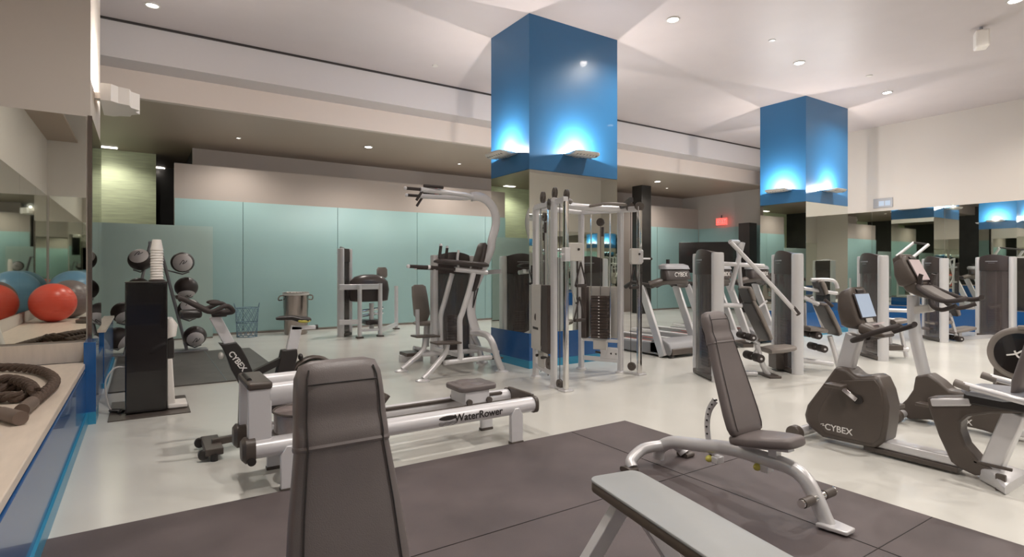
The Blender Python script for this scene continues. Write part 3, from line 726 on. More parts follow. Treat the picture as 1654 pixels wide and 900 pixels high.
# seat
sx0, sx1 = G.p(752, 620, nb).x, G.p(806, 620, nb).x; szt = .492; sxm = (sx0+sx1)/2
b = MB()
ol = rr_outline((sx1-sx0)/2+.02, .145, .05)
b.prism([(sxm+x, y, szt-.055) for x, y in ol], (0, 0, .045), bev=.015, seg=3); b.ell((sxm-.02, .06, szt-.012), (.10, .07, .02)); b.ell((sxm-.02, -.06, szt-.012), (.10, .07, .02)); st = b.build('seat', 'leather', R, label='dark padded seat')
b = MB(); b.box((sxm-.01, 0, szt-.105), (.22, .25, .10)); b.build('seat_carriage', 'white', R, bevel=.006)
for sx in (-.09, .09):
    for s in (-.135, .135): MB().cyl((sxm+sx, s-.012, zr+.075), (sxm+sx, s+.012, zr+.075), .024, n=16).build('seat_roller', 'brown', R)
t0 = G.p(774, 674, nb-.062); text('lettering', 'WaterRower', .078, 'ink', R, (t0.x, nb-.0645, zr+.002), (1, 0, 0), (0, 0, 1), bold=.0012, label='dark maker lettering')
l0 = G.p(724, 679, nb-.062).x
b = MB(); b.ell((l0, nb-.060, zr+.014), (.075, .004, .018)); 
for k in range(3): b.tube([(l0-.075+i*.0125, nb-.0625, zr-.016-k*.009+.003*math.sin(i*1.6+k)) for i in range(13)], .0016, 5)
b.build('maker_emblem', 'ink', R)

# ================================================================== indoor cycle behind the rower
G = Fr('exercise_bike', .75, 4.80, 0, 'indoor cycling bike with black frame behind the rowing machine', 'exercise bike'); R = G.root
z8 = lambda x, y, b=0: G.p(270+x/5, 460+y/5, b)
def flat(pts): return [Vector((v.x, 0, v.z)) for v in pts]
def plate(G, z, pts, b0, b1, name, m, parent, bev=.008, bplane=None, label=None):
    """outline traced in the machine's own side plane, given real thickness from b0 to b1"""
    bp_ = b0 if bplane is None else bplane
    P_ = [z(x, y, bp_) for x, y in pts]
    o = MB(); o.prism([(v.x, b0, v.z) for v in P_], (0, b1-b0, 0)); return o.build(name, m, parent, bevel=bev, seg=3, label=label)
plate(G, z8, [(418, 474), (470, 480), (560, 463), (600, 510), (650, 600), (692, 700), (665, 745), (650, 760), (640, 900), (575, 790), (520, 690), (485, 590), (450, 515)], -.045, .045, 'front_frame', 'black', R)
# fork legs down to the base
A = z8(640, 880); 
b = MB(); b.bar((A.x-.01, 0, A.z+.02), (A.x-.02, 0, .10), .07, .08); b.build('fork', 'black', R)
p0, p1 = z8(380, 250), z8(505, 480); b = MB(); b.bar((p0.x, 0, p0.z), (p1.x, 0, p1.z), .045, .075); b.build('handlebar_post', 'white', R, bevel=.004)
q0, q1 = z8(1045, 335), z8(1000, 545); b = MB(); b.bar((q0.x, 0, q0.z), (q1.x, 0, q1.z), .045, .085); b.build('seat_post', 'white', R, bevel=.004)
plate(G, z8, [(930, 532), (1052, 520), (1056, 570), (1030, 690), (1060, 745), (880, 745), (905, 640)], -.045, .045, 'seat_frame', 'black', R)
b = MB(); u, v = z8(650, 745), z8(960, 590); b.bar((u.x, 0, u.z), (v.x, 0, v.z), .06, .05); b.build('cross_frame', 'black', R)
u, v = z8(1000, 350), z8(1195, 342); b = MB(); b.bar((u.x, 0, u.z), (v.x, 0, v.z), .045, .03); b.build('seat_slider', 'white', R, bevel=.003)
b = MB(); b.cyl((v.x, 0, v.z), (v.x+.02, 0, v.z), .02); b.build('slider_knob', 'black', R)
u, v = z8(880, 275), z8(1150, 268)
b = MB(); b.slab([((u.x, 0, u.z), (0, .018, 0), (0, 0, .010)), ((u.x+.03, 0, u.z+.003), (0, .026, 0), (0, 0, .018)), ((u.x+.12, 0, u.z+.004), (0, .035, 0), (0, 0, .022)), ((v.x-.08, 0, v.z-.008), (0, .08, 0), (0, 0, .026)), ((v.x-.03, 0, v.z-.01), (0, .085, 0), (0, 0, .026)), ((v.x, 0, v.z-.01), (0, .06, 0), (0, 0, .015))], p=2.4); sd = b.build('saddle', 'black', R)
MB().ell((v.x-.055, -.055, v.z-.018), (.05, .03, .018)).build('side_flash', 'yellow', sd, label='pale yellow flash')
hb = z8(420, 240); hb.y = 0
for s in (-1, 1):
    f = lambda x, y, w: Vector((z8(x, y, 0).x, w*s, z8(x, y, 0).z))
    MB().tube([f(360, 225, .03), f(480, 222, .09), f(508, 200, .17), f(450, 160, .20), f(330, 205, .21), f(230, 165, .215), f(120, 110, .20), f(90, 112, .185)], .017, 10, sm=5).build('handlebar', 'grip', R)
    MB().tube([f(330, 205, .10), f(210, 150, .07), f(90, 105, .06)], .015, 10, sm=5).build('forearm_bar', 'grip', R)
    MB().ell(f(385, 145, .10), (.05, .045, .018)).build('elbow_pad', 'grip', R)
b = MB(); b.box(hb+Vector((0, 0, 0)), (.10, .08, .035)); b.cyl(hb+Vector((.03, -.06, 0)), hb+Vector((.03, .06, 0)), .012); b.build('handlebar_clamp', 'black', R, bevel=.008)
b = MB(); b.box(f(190, 235, 0), (.14, .18, .06)); b.build('console', 'black', R, bevel=.02)
w0 = z8(1180, 770); 
b = MB(); b.cyl((w0.x, -.03, w0.z), (w0.x, .03, w0.z), .17, n=40); b.build('flywheel', 'hood', R)
b = MB(); b.tube([(w0.x+.19*math.cos(t), 0, w0.z+.19*math.sin(t)) for t in [math.pi*k/14 for k in range(15)]], .03, 10, oval=(1.4, .6)); b.build('wheel_guard', 'brown', R)
b = MB(); b.bar((A.x-.02, 0, .10), (w0.x+.12, 0, .10), .06, .07); b.bar((w0.x, 0, .10), (w0.x, 0, w0.z), .05, .05); b.bar((w0.x-.28, 0, .1), (z8(960, 690).x, 0, z8(960, 690).z), .05, .06); b.build('base_beam', 'black', R)
c0 = z8(900, 745); b = MB(); b.cyl((c0.x-.1, -.07, .36), (c0.x-.1, .07, .36), .10, n=30); b.build('chain_guard', 'black', R)
for s in (-1, 1): 
    b = MB(); b.bar((c0.x-.1, s*.08, .36), (c0.x-.1+s*.1, s*.08, .36-s*.12), .015, .03); b.box((c0.x-.1+s*.1, s*.13, .36-s*.12), (.10, .09, .025)); b.build('pedal', 'black', R)
ft = G.p(342, 702, 0)
b = MB(); b.bar((A.x-.0, 0, .10), (ft.x, 0, .085), .05, .05); b.box((ft.x, 0, .065), (.12, .40, .05)); b.build('front_stabilizer', 'brown', R, bevel=.006)
for s in (-1, 1): MB().cyl((ft.x-.07, s*.17-.02, .05), (ft.x-.07, s*.17+.02, .05), .035, n=18).build('transport_wheel', 'black', R)
MB().box((w0.x+.12, 0, .045), (.09, .46, .06)).build('rear_stabilizer', 'brown', R, bevel=.006)
for s in (-1, 1): MB().cyl((ft.x, s*.19, 0), (ft.x, s*.19, .05), .025, n=14).build('levelling_foot', 'black', R); MB().cyl((w0.x+.12, s*.2, 0), (w0.x+.12, s*.2, .03), .025, n=14).build('levelling_foot', 'black', R)
lm = z8(560, 612); d_ = (z8(600, 660)-z8(520, 560)).normalized()
text('lettering', 'CYBEX', .058, 'whiteink', R, (lm.x, -.049, lm.z), (d_.x, 0, d_.z), (-d_.z, 0, d_.x), bold=.0014, label='white maker lettering')
for k, (u_, v_) in enumerate(((432, 570), (1072, 580))):
    c_ = z8(u_, v_); MB().ell((c_.x, -.02, c_.z), (.02, .03, .028), 12, 8).build('adjust_knob', 'panel' if k == 0 else 'black', R)

# ================================================================== captain's chair with pull up bar
G = Fr('dip_station', 3.55, 6.85, 0, 'tall silver pull-up and dip station with black arm pads in the middle of the room', 'gym machine'); R = G.root
za = lambda x, y, b=0: G.p(630+x/4.285, 420+y/4.285, b)      # traced lower half
zb = lambda x, y, b=0: G.p(640+x/5.295, 290+y/5.295, b)      # traced upper half
N_, F_ = -.40, .38
def T(P_, r, name, m='silver', parent=None, sm=5, n=12, oval=None, label=None): return MB().tube(P_, r, n, sm=sm, oval=oval).build(name, m, parent or R, label=label)
def floorz(v, z=.03): return Vector((v.x, v.y, z))
T([floorz(za(232, 842, N_)), za(300, 750, N_), za(378, 650, N_), za(396, 585, N_)], .036, 'front_leg')
T([floorz(za(85, 768, F_)), za(150, 700, F_), za(228, 625, F_), za(243, 540, F_)], .036, 'front_leg')
for f_, b in ((za(228, 842, N_), N_), (za(78, 770, F_), F_), (za(775, 768, N_), N_), (za(637, 718, F_), F_)):
    b_ = MB(); b_.lathe([(.09, 0), (.09, .012), (.05, .03), (.001, .032)], c=(f_.x, b, 0)); b_.build('foot_disc', 'silver', R)
T([za(375, 712, N_), za(700, 672, N_)], .034, 'side_rail', sm=0); T([za(215, 655, F_), za(600, 628, F_)], .034, 'side_rail', sm=0)
T([za(485, 690, N_), za(483, 480, N_), za(484, 410, N_), za(502, 360, N_), za(545, 220, N_), za(578, 90, N_)], .036, 'upright_tube')
T([za(352, 640, F_), za(350, 450, F_), za(354, 370, F_), za(380, 280, F_), za(430, 95, F_)], .036, 'upright_tube')
T([floorz(za(775, 765, N_)), za(745, 690, N_), za(715, 590, N_), za(680, 530, N_*.8), za(630, 508, N_*.4), za(570, 505, 0)], .045, 'rear_leg')
T([floorz(za(637, 716, F_)), za(622, 640, F_), za(600, 570, F_), za(580, 530, F_*.6), za(575, 500, 0)], .045, 'rear_leg')
MB().bar(za(300, 577, N_), za(470, 568, N_), .22, .025).build('foot_step', 'brown', R, bevel=.005)
MB().bar(za(163, 530, F_), za(325, 525, F_), .22, .025).build('foot_step', 'brown', R, bevel=.005)
x0 = za(600, 640, 0).x; MB().bar((x0-.45, N_, .27), (x0-.45, F_, .27), .05, .05).build('cross_bar', 'silver', R)
MB().bar((x0+.1, N_, .27), (x0+.1, F_, .27), .05, .05).build('cross_bar', 'silver', R)
MB().bar((x0, -.2, .17), (x0+.25, -.2, .17), .2, .02).build('rear_step', 'brown', R)
# spine
sp = [za(600, 505), za(575, 430), za(562, 350), za(575, 230), za(600, 150)]+[zb(800, 620), zb(818, 520), zb(850, 400), zb(852, 320), zb(825, 240), zb(770, 175), zb(700, 145), zb(640, 150)]
b = MB(); b.tube([Vector((v.x, 0, v.z)) for v in sp], .052, 14, sm=4, oval=(.75, 1.25), up=(0, 0, 1)); b.build('spine', 'white', R)
b = MB()
for i in range(12):
    t = i/11; v = za(598-30*t, 200+110*t); b.box((v.x, -.045, v.z), (.012, .012, .02)); v = za(575-12*t, 215+110*t); b.box((v.x, -.045, v.z), (.012, .012, .02))
b.build('slot_marks', 'ink', R)
b = MB(); A, C = zb(742, 545), zb(690, 760); ax = (C-A).normalized(); nn = Vector((ax.z, 0, -ax.x))
b.slab([(A+ax*(s*(C-A).length*1.9), Vector((0, h, 0)), nn*t) for s, h, t in ((0, .08, .015), (.04, .11, .035), (.3, .13, .04), (.8, .12, .04), (.97, .10, .035), (1, .07, .01))]); b.build('back_pad', 'hood', R)
# arms
for s, nm in ((N_+.08, 0), (F_-.12, 1)):
    u, v = zb(500, 768, s), zb(775, 797, s)
    T([u, v], .034, 'arm_rail', sm=0); w_ = zb(280, 750, s) if s < 0 else Vector((u.x-.32, s, u.z+.01)); 
    T([u, w_], .022, 'arm_grip', 'grip', sm=0)
    e = Vector((w_.x-.28, s, w_.z+.01)); T([w_, e], .022, 'dip_handle', 'grip', sm=0); MB().ell(e, .025).build('handle_cap', 'white', R); MB().ell(w_, .028).build('handle_cap', 'white', R)
    k0 = Vector((u.x+.06, s, u.z)); T([k0, k0+Vector((-.02, 0, .14)), k0+Vector((-.0, 0, .25))], .016, 'grip_post', sm=4); g0 = k0+Vector((-.28 if s < 0 else -.2, 0, .15))
    T([g0, g0+Vector((.02, 0, .15))], .02, 'vertical_grip', 'grip', sm=0); MB().ell(g0+Vector((.02, 0, .16)), .022).build('handle_cap', 'white', R)
    b = MB(); b.slab([((u.x-.28, s, u.z+.10), (0, .05, 0), (0, 0, .015)), ((u.x-.24, s, u.z+.105), (0, .07, 0), (0, 0, .03)), ((v.x-.05, s, v.z+.105), (0, .08, 0), (0, 0, .035)), ((v.x, s, v.z+.10), (0, .06, 0), (0, 0, .02))]); b.build('arm_pad', 'hood', R)
    MB().bar((v.x-.05, s, v.z), (v.x+.08, 0, v.z+.02), .05, .06).build('arm_bracket', 'silver', R)
# pull up bars
H = zb(640, 150)
for s, yy in ((-.30, 1), (.30, -1)):
    p1, p2 = zb(550, 158, s*.6), zb(205, 108, s); p1 = Vector((p1.x, s*.6, H.z)); p2.z = H.z-.0
    T([(H.x+.02, 0, H.z), p1, p2], .034, 'pull_up_arm', 'white', sm=4)
    e = p2+Vector((-.20, 0, .0)); T([p2, e], .02, 'pull_up_grip', 'grip', sm=0); MB().ell(e, .024).build('handle_cap', 'white', R)
    T([p2+Vector((.04, 0, 0)), p2+Vector((-.05, 0, -.14))], .018, 'angled_grip', 'grip', sm=0)
    T([p2+Vector((.05, 0, .05)), p2+Vector((.32, -.0, .05))], .02, 'parallel_grip', 'grip', sm=0)
v = zb(342, 75, .3); MB().slab([((v.x, .28, H.z+.04), (.03, 0, 0), (0, .03, 0)), ((v.x+.01, .28, H.z+.09), (.035, 0, 0), (0, .02, 0)), ((v.x-.02, .28, H.z+.13), (.012, 0, 0), (0, .01, 0))], p=2.5).build('red_tag', 'redpl', R, label='small red cloth tag')

# ================================================================== dual cable machine
PL0, PL1, PL2 = Vector((4.26, 5.9, 0)), Vector((4.07, 5.27, 0)), Vector((4.05, 5.02, 0))
PR0, PR1, PR2 = Vector((5.15, 6.04, 0)), Vector((5.40, 5.52, 0)), Vector((5.50, 5.27, 0))
C0 = Vector((4.75, 5.6, 0)); R = tag(empty('cable_machine', C0), 'silver dual cable machine with two weight stacks in front of the nearer column', 'gym machine')
HT = 2.20
def P3(v, z): return Vector((v.x-C0.x, v.y-C0.y, z))
def pt(v, a, z): return P3(v, z)
for v in (PL0, PL1, PR0, PR1):
    b = MB(); b.slab([(P3(v, .02), (.03, 0, 0), (0, .04, 0)), (P3(v, HT), (.03, 0, 0), (0, .04, 0))], p=5); b.build('frame_post', 'silver', R)
    MB().lathe([(.07, 0), (.07, .012), (.035, .03), (.001, .03)], c=P3(v, 0)).build('foot_disc', 'silver', R)
for v in (PL2, PR2):
    b = MB(); b.slab([(P3(v, .02), (.028, 0, 0), (0, .028, 0)), (P3(v, HT-.02), (.028, 0, 0), (0, .028, 0))], p=5); b.build('guide_post', 'chrome', R)
    MB().box(P3(v, .01), (.13, .13, .02)).build('foot_plate', 'silver', R, bevel=.004)
for (a, m_, c) in ((PL0, PL1, PL2), (PR0, PR1, PR2)):
    MB().bar(P3(a, .16), P3(m_, .16), .04, .06).build('bottom_rail', 'silver', R, bevel=.004)
    MB().bar(P3(m_, .015), P3(c, .015), .06, .02).build('bottom_rail', 'silver', R)
    MB().bar(P3(a, HT), P3(c, HT), .06, .07).build('top_rail', 'silver', R, bevel=.006)
    MB().bar(P3(a, .42), P3(m_, .42), .05, .04).build('stack_shelf', 'silver', R)
# curved top beams joining both sides
b = MB(); b.tube([P3(PL1, HT+.01), P3((PL1+PR1)/2+Vector((0, .25, 0)), HT+.02), P3(PR1, HT+.01)], .045, 12, sm=8); b.build('top_beam', 'silver', R)
b = MB(); b.tube([P3(PL0, HT), P3((PL0+PR0)/2, HT), P3(PR0, HT)], .035, 12, sm=2); b.build('top_beam', 'silver', R)
# pull-up grips
u = (PL1+PR1)/2+Vector((0, .1, 0))
for s in (-1, 1):
    MB().tube([P3(u+Vector((s*.18, .1, 0)), HT+.03), P3(u+Vector((s*.30, -.1, 0)), HT+.05), P3(u+Vector((s*.55, -.2, 0)), HT+.045)], .02, 10, sm=5).build('pull_up_grip', 'leather2', R)
def pulley(c, r, name='pulley', ax=(1, 0, 0)):
    a = Vector(ax).normalized()*.016; b = MB(); b.cyl(c-a*.4, c+a*.4, r, n=22); b.cyl(c-a, c-a*.4, r*1.12, n=22); b.cyl(c+a*.4, c+a, r*1.12, n=22); b.cyl(c-a*1.6, c+a*1.6, r*.3, n=10); return b.build(name, 'brown', R)
for px, py in ((877, 319), (896, 312), (915, 315), (888, 330)):
    d = ray(px, py); yy = 5.35; t = yy/d.y; v = EYE+d*t; pulley(P3(v, v.z), .06, ax=(.9, -.3, 0)); MB().bar(P3(v, v.z), P3(v, HT), .03, .05).build('pulley_bracket', 'brown', R)
for v in (PR1, PR2, (PR1+PR2)/2): pulley(P3(v, HT+.03), .055, ax=(.4, 1, 0))
MB().bar(P3(PR1, HT+.03), P3(PR2+Vector((-.25, -.1, 0)), HT+.10), .05, .05).build('pulley_arm', 'black', R)
pulley(P3(PL2*.5+PL1*.5, .06), .05, ax=(1, -.1, 0)); pulley(P3(PR2*.6+PR1*.4, .10), .05, ax=(1, .3, 0))
# weight stacks: left one with its pale shroud seen from the side
def stack(a, m_, shroud_first):
    d = (m_-a).normalized(); n = Vector((d.y, -d.x, 0)); c = (a+m_)/2; L = (m_-a).length
    mt = Matrix.Rotation(math.atan2(d.y, d.x), 3, 'Z')
    b = MB(); 
    for k in range(14): b.box(P3(c, .47+k*.042), (L*.42, .12, .038), mtx=mt)
    b.build('weight_stack', 'plate', R, bevel=.003)
    b = MB()
    for k in range(14): b.box(P3(c+n*.062, .47+k*.042), (.02, .004, .012), mtx=mt)
    b.build('stack_numbers', 'whiteink', R)
    for s in (-.14, .14): MB().cyl(P3(c+d*s, .45), P3(c+d*s, HT), .010, n=8).build('guide_rod', 'chrome', R)
    MB().cyl(P3(c, .9), P3(c, HT-.2), .005, n=6).build('cable', 'cable', R)
    MB().cyl(P3(c+d*.03, HT-.35), P3(c+d*.03, HT-.22), .02, n=8).build('selector_rod', 'hood', R); pulley(P3(c, HT-.15), .05, ax=n)
    return d, n, c, L
d, n, c, L = stack(PL0, PL1, 1)
b = MB(); b.box(P3(PL0.lerp(PL1, .34)+n*.075, .80), (L*.52, .012, .82), mtx=Matrix.Rotation(math.atan2(d.y, d.x), 3, 'Z')); b.build('pale_shroud', 'panel', R, bevel=.004, label='pale shroud panel with small print')
MB().box(P3(PL0.lerp(PL1, .80)+n*.05, .80), (L*.34, .05, .82), mtx=Matrix.Rotation(math.atan2(d.y, d.x), 3, 'Z')).build('dark_shroud', 'plate', R, bevel=.01)
e = P3(PL0.lerp(PL1, .34)+n*.082, .66); sgn = 1 if d.dot(RT) > 0 else -1; b = MB(); b.box(e, (.20, .002, .03), mtx=Matrix.Rotation(math.atan2(d.y, d.x), 3, 'Z')); b.ell(e+Vector((0, 0, .14)), (.014, .014, .045)); b.build('printed_mark', 'ink', R)
d, n, c, L = stack(PR0, PR1, 0)
mt = Matrix.Rotation(math.atan2(d.y, d.x), 3, 'Z')
MB().box(P3(c+n*-.0+Vector((.08, .10, 0)), .80), (L*1.0, .012, .72), mtx=mt).build('pale_shroud', 'panel', R, bevel=.004)
MB().box(P3(PR0.lerp(PR1, .10), .80), (.08, .10, .72), mtx=mt).build('dark_shroud', 'plate', R, bevel=.01)
MB().box(P3(c, .36), (.20, .06, .14), mtx=mt).build('pulley_housing', 'panel', R, bevel=.01); MB().box(P3(c+d*.13, .25), (.26, .05, .16), mtx=mt).build('pulley_housing', 'silver', R, bevel=.01)
for k in (-.03, .13, .2): MB().cyl(P3(c+d*k, .25)+Vector((0, -.05, .0)), P3(c+d*k, .25)+Vector((0, .05, 0)), .015, n=10).build('bolt', 'black', R)
MB().box(P3(PL0.lerp(PL1, .4), .27), (.22, .06, .2), mtx=Matrix.Rotation(math.atan2((PL1-PL0).y, (PL1-PL0).x), 3, 'Z')).build('pulley_housing', 'panel', R, bevel=.01)
for t in (.25, .55): MB().cyl(P3(PL0.lerp(PL1, t), .27)+Vector((-.06, 0, .04)), P3(PL0.lerp(PL1, t), .27)+Vector((.06, 0, .04)), .018, n=10).build('bolt', 'black', R)
pulley(P3(PL0.lerp(PL1, .75), .25), .07, ax=(1, -.3, 0))
# carriages on the guide posts
def carriage(v, z, off):
    o = P3(v, z); b = MB(); ol = rr_outline(.105, .105, .035)
    b.prism([o+off+Vector((x, -.03, y)) for x, y in ol], (0, .05, 0)); b.build('carriage', 'panel', R, bevel=.006)
    MB().box(o, (.075, .075, .16)).build('carriage_sleeve', 'silver', R, bevel=.006)
    MB().cyl(o+off+Vector((.03, -.035, .03)), o+off+Vector((.03, -.045, .03)), .015, n=12).build('pulley_bolt', 'black', R)
    return o+off
cl = carriage(PL2, 1.57, Vector((.13, .0, .03))); cr = carriage(PR2, 1.57, Vector((-.07, 0, .0)))
MB().tube([cr+Vector((.08, 0, -.03)), cr+Vector((.25, -.02, -.03))], .012, 8).build('adjust_lever', 'silver', R); MB().ell(cr+Vector((.27, -.02, -.03)), .02).build('lever_knob', 'black', R)
MB().tube([cl+Vector((-.14, 0, -.03)), cl+Vector((-.22, -.02, -.03))], .012, 8).build('adjust_lever', 'silver', R)
for base, dz in ((cl+Vector((.06, -.04, -.12)), 0), (cl+Vector((.04, -.04, -.52)), 0), (cr+Vector((-.07, -.04, -.14)), 0)):
    b = MB(); b.tube([base, base+Vector((-.085, 0, -.27)), base+Vector((.085, 0, -.27)), base], .010, 6); b.build('strap', 'grip', R)
    MB().cyl(base+Vector((-.075, 0, -.27)), base+Vector((.075, 0, -.27)), .019, n=12).build('hand_grip', 'grip', R)
for v, t in ((PL1.lerp(PL2, .5), 0), (PL0.lerp(PL1, .3), 0), (PL0.lerp(PL1, .7), 0), (PR1.lerp(PR2, .55), 0)):
    MB().cyl(P3(v, .1), P3(v, HT), .0045, n=6).build('cable', 'cable', R)

# ================================================================== treadmills
def treadmill(x, y, label, group='treadmills in a row behind the machines'):
    R = tag(empty('treadmill', (x, y, 0)), label, 'treadmill', group)
    W = .40
    b = MB(); b.box((0, 1.15, .19), (.56, 1.75, .02)); b.build('belt', 'hood', R)
    for s in (-1, 1):
        b = MB(); b.prism([(s*W-.05*(s > 0)-.0, .12, .03), (s*W-.05*(s > 0), 2.05, .03), (s*W-.05*(s > 0), 2.05, .16), (s*W-.05*(s > 0), .6, .20), (s*W-.05*(s > 0), .12, .24)], (.05, 0, 0)); b.build('side_skirt', 'grey', R, bevel=.008)
        b = MB(); b.box((s*(W-.075), 1.2, .205), (.11, 1.65, .025)); b.build('side_step', 'silver', R, bevel=.004)
        MB().bar((s*(W+.02), .12, .02), (s*(W+.02), .58, 1.12), .055, .13, up=(0, 1, 0)).build('upright', 'silver', R, bevel=.01)
        b = MB(); b.tube([(s*(W+.01), .34, 1.13), (s*(W+.0), .62, 1.15), (s*(W-.0), .80, 1.17), (s*(W-.02), .98, 1.10)], .038, 10, sm=5); b.build('handrail', 'black', R)
        MB().box((s*.15, .75, .2015), (.02, .9, .004)).build('belt_stripe', 'redpl', R)
        MB().cyl((s*.33, .0, .03), (s*.39, .0, .03), .03, n=12).build('transport_wheel', 'black', R)
    b = MB(); b.prism([(-W, 0, .04), (-W, -.03, .12), (-W, .02, .22), (-W, .18, .30), (-W, .34, .27), (-W, .42, .21), (-W, .42, .04)], (2*W, 0, 0)); b.build('motor_cover', 'grey', R, bevel=.02, seg=3)
    MB().box((0, -.02, .10), (2*W-.04, .05, .10)).build('bumper', 'brown', R, bevel=.015)
    b = MB(); b.tube([(-W, .42, 1.14), (-.25, .30, 1.20), (0, .27, 1.215), (.25, .30, 1.20), (W, .42, 1.14)], .07, 12, sm=5, oval=(1.3, .9)); b.build('console_tray', 'brown', R)
    b = MB(); b.slab([((0, .22, 1.23), (.30, 0, 0), (0, .10, 0)), ((0, .24, 1.36), (.30, 0, 0), (0, .085, 0)), ((0, .27, 1.45), (.27, 0, 0), (0, .06, 0)), ((0, .28, 1.47), (.2, 0, 0), (0, .03, 0))], p=5); b.build('console', 'hood', R)
    b = MB(); b.slab([((0, .25, 1.40), (.31, 0, 0), (0, .10, 0)), ((0, .27, 1.46), (.30, 0, 0), (0, .09, 0)), ((0, .28, 1.49), (.22, 0, 0), (0, .05, 0))], p=5); b.build('console_hood', 'grey', R)
    text('lettering', 'CYBEX', .10, 'whiteink', R, (.02, .13, 1.31), (1, 0, 0), (0, 0, 1), bold=.001, label='white maker lettering')
    MB().cyl((-.1, .30, 1.47), (-.1, .30, 1.56), .03).build('bottle', 'black', R)
    return R
t1 = treadmill(7.28, 5.95, 'grey treadmill behind the cable machine, nearest of the treadmills')
t2 = copy_tree(t1); t2.location = (8.62, 6.1, 0); t2['label'] = 'treadmill directly behind the first weight tower, its console half hidden'
t3 = copy_tree(t1); t3.location = (9.95, 6.2, 0); t3['label'] = 'treadmill farthest right, behind the second weight tower and press arms'

# ================================================================== weight towers and their machines
AZ = lambda deg: Vector((math.sin(math.radians(deg)), math.cos(math.radians(deg)), 0))
def tower(R, cx=0, cy=0, ang=0, h=1.64, wd=.71):
    """upright weight tower; its shield looks along local -x turned by ang; parts are added to R"""
    mt = Matrix.Translation((cx, cy, 0)) @ Matrix.Rotation(ang, 4, 'Z')
    hw_ = wd/2
    for s in (-1, 1):
        b = MB(); y = s*(hw_-.05)
        b.slab([((0, y, 0), (.075, 0, 0), (0, .05, 0)), ((0, y, h-.07), (.075, 0, 0), (0, .05, 0)), ((-.0, y, h-.035), (.072, 0, 0), (0, .045, 0)), ((0, y, h-.03), (.05, 0, 0), (0, .03, 0))], n=20, p=2.6)
        b.xf(mt).build('tower_post', 'silver', R)
    n = 10
    def arcp(k, r=0.0): t = -1+2*k/n; return (-.055-.055*(1-t*t)-r, t*(hw_-.095))
    b = MB(); pts = [arcp(k) for k in range(n+1)]+[(-.03, hw_-.095), (-.03, -hw_+.095)]
    b.prism([(x, y, .06) for x, y in pts], (0, 0, h-.36)); b.xf(mt).build('smoked_shield', 'smoke', R)
    b = MB(); pts = [arcp(k, .012) for k in range(n+1)]+[(.05, hw_-.09), (.05, -hw_+.09)]
    rings = []
    for z, o in ((h-.31, 0), (h-.10, 0)): rings.append([b.bm.verts.new((x, y, z)) for x, y in pts])
    rings.append([b.bm.verts.new((x*.8, y, h-.03+.05*(1-(y/(hw_-.09))**2))) for x, y in pts])
    b._faces(rings); b.xf(mt).build('tower_hood', 'hood', R, bevel=.004)
    b = MB(); b.box((-.123, 0, h-.12), (.004, .22, .018)); b.box((-.123, 0, h-.155), (.004, .12, .006)); b.xf(mt).build('hood_mark', 'grey', R)
    b = MB(); b.box((.035, 0, (h-.3)/2+.06), (.01, wd-.2, h-.36)); b.xf(mt).build('rear_shield', 'smoke', R)
    b = MB()
    for k in range(15): b.box((-.01, 0, .16+k*.038), (.06, .22, .034))
    b.xf(mt).build('weight_stack', 'plate', R, bevel=.002)
    for s in (-.07, .07): MB().cyl((-.01, s, .1), (-.01, s, h-.3), .009, n=8).xf(mt).build('guide_rod', 'chrome', R)
    MB().box((0, 0, .04), (.16, wd-.1, .06)).xf(mt).build('tower_base', 'brown', R, bevel=.01)
def seatset(R, F, s, tr):
    """seat, back pads, rollers and frame traced in the machine's own plane; tr gives the pixel lists"""
    def V(p, b=0): v = F.p(*p, b); return v
    if 'back' in tr:
        for (A_, B_, w_) in tr['back']:
            A, B = V(A_), V(B_); ax = (B-A).normalized(); nn = Vector((ax.z, 0, -ax.x)); nn = nn if nn.x > 0 else -nn
            b = MB(); L_ = (B-A).length
            b.slab([(A+ax*(t*L_), Vector((0, h*w_, 0)), nn*d_) for t, h, d_ in ((0, .6, .012), (.04, .85, .03), (.3, 1, .038), (.8, .9, .038), (.96, .75, .034), (1, .5, .012))], p=3); b.build('back_pad', 'leather2', R)
            MB().slab([(A+ax*(t*L_)-nn*.045, Vector((0, w_*.9, 0)), nn*.008) for t in (.05, .95)], p=4).build('pad_shell', 'black', R)
    if 'seat' in tr:
        A, B = V(tr['seat'][0]), V(tr['seat'][1]); ax = (B-A).normalized(); nn = Vector((-ax.z, 0, ax.x)); L_ = (B-A).length; nn = nn if nn.z > 0 else -nn
        b = MB(); b.slab([(A+ax*(t*L_), Vector((0, h, 0)), nn*d_) for t, h, d_ in ((0, .12, .012), (.05, .17, .035), (.4, .19, .04), (.85, .15, .038), (.97, .11, .03), (1, .07, .01))], p=3); b.build('seat_pad', 'leather2', R)
    for p in tr.get('roll', ()):
        v = V(p[:2]); MB().cyl(v+Vector((0, -.20, 0)), v+Vector((0, -.04, 0)), p[2], n=20).build('leg_roller', 'grip', R, bevel=.01); MB().cyl(v+Vector((0, .04, 0)), v+Vector((0, .2, 0)), p[2], n=20).build('leg_roller', 'grip', R, bevel=.01); MB().cyl(v+Vector((0, -.21, 0)), v+Vector((0, .21, 0)), .015, n=10).build('roller_axle', 'silver', R)
    for pts, bb, r, m, nm in tr.get('tube', ()):
        P_ = [V(p, b_) for p, b_ in zip(pts, bb if isinstance(bb, (list, tuple)) else [bb]*len(pts))]
        if nm == 'front_leg': P_[-1].z = .02
        MB().tube(P_, r, 12, sm=4 if len(P_) > 2 else 0).build(nm, m, R)
    for p, sz, m, nm in tr.get('box', ()):
        v = V(p); 
        if nm == 'foot': v.z = sz[2]/2
        MB().box(v, sz).build(nm, m, R, bevel=.006)
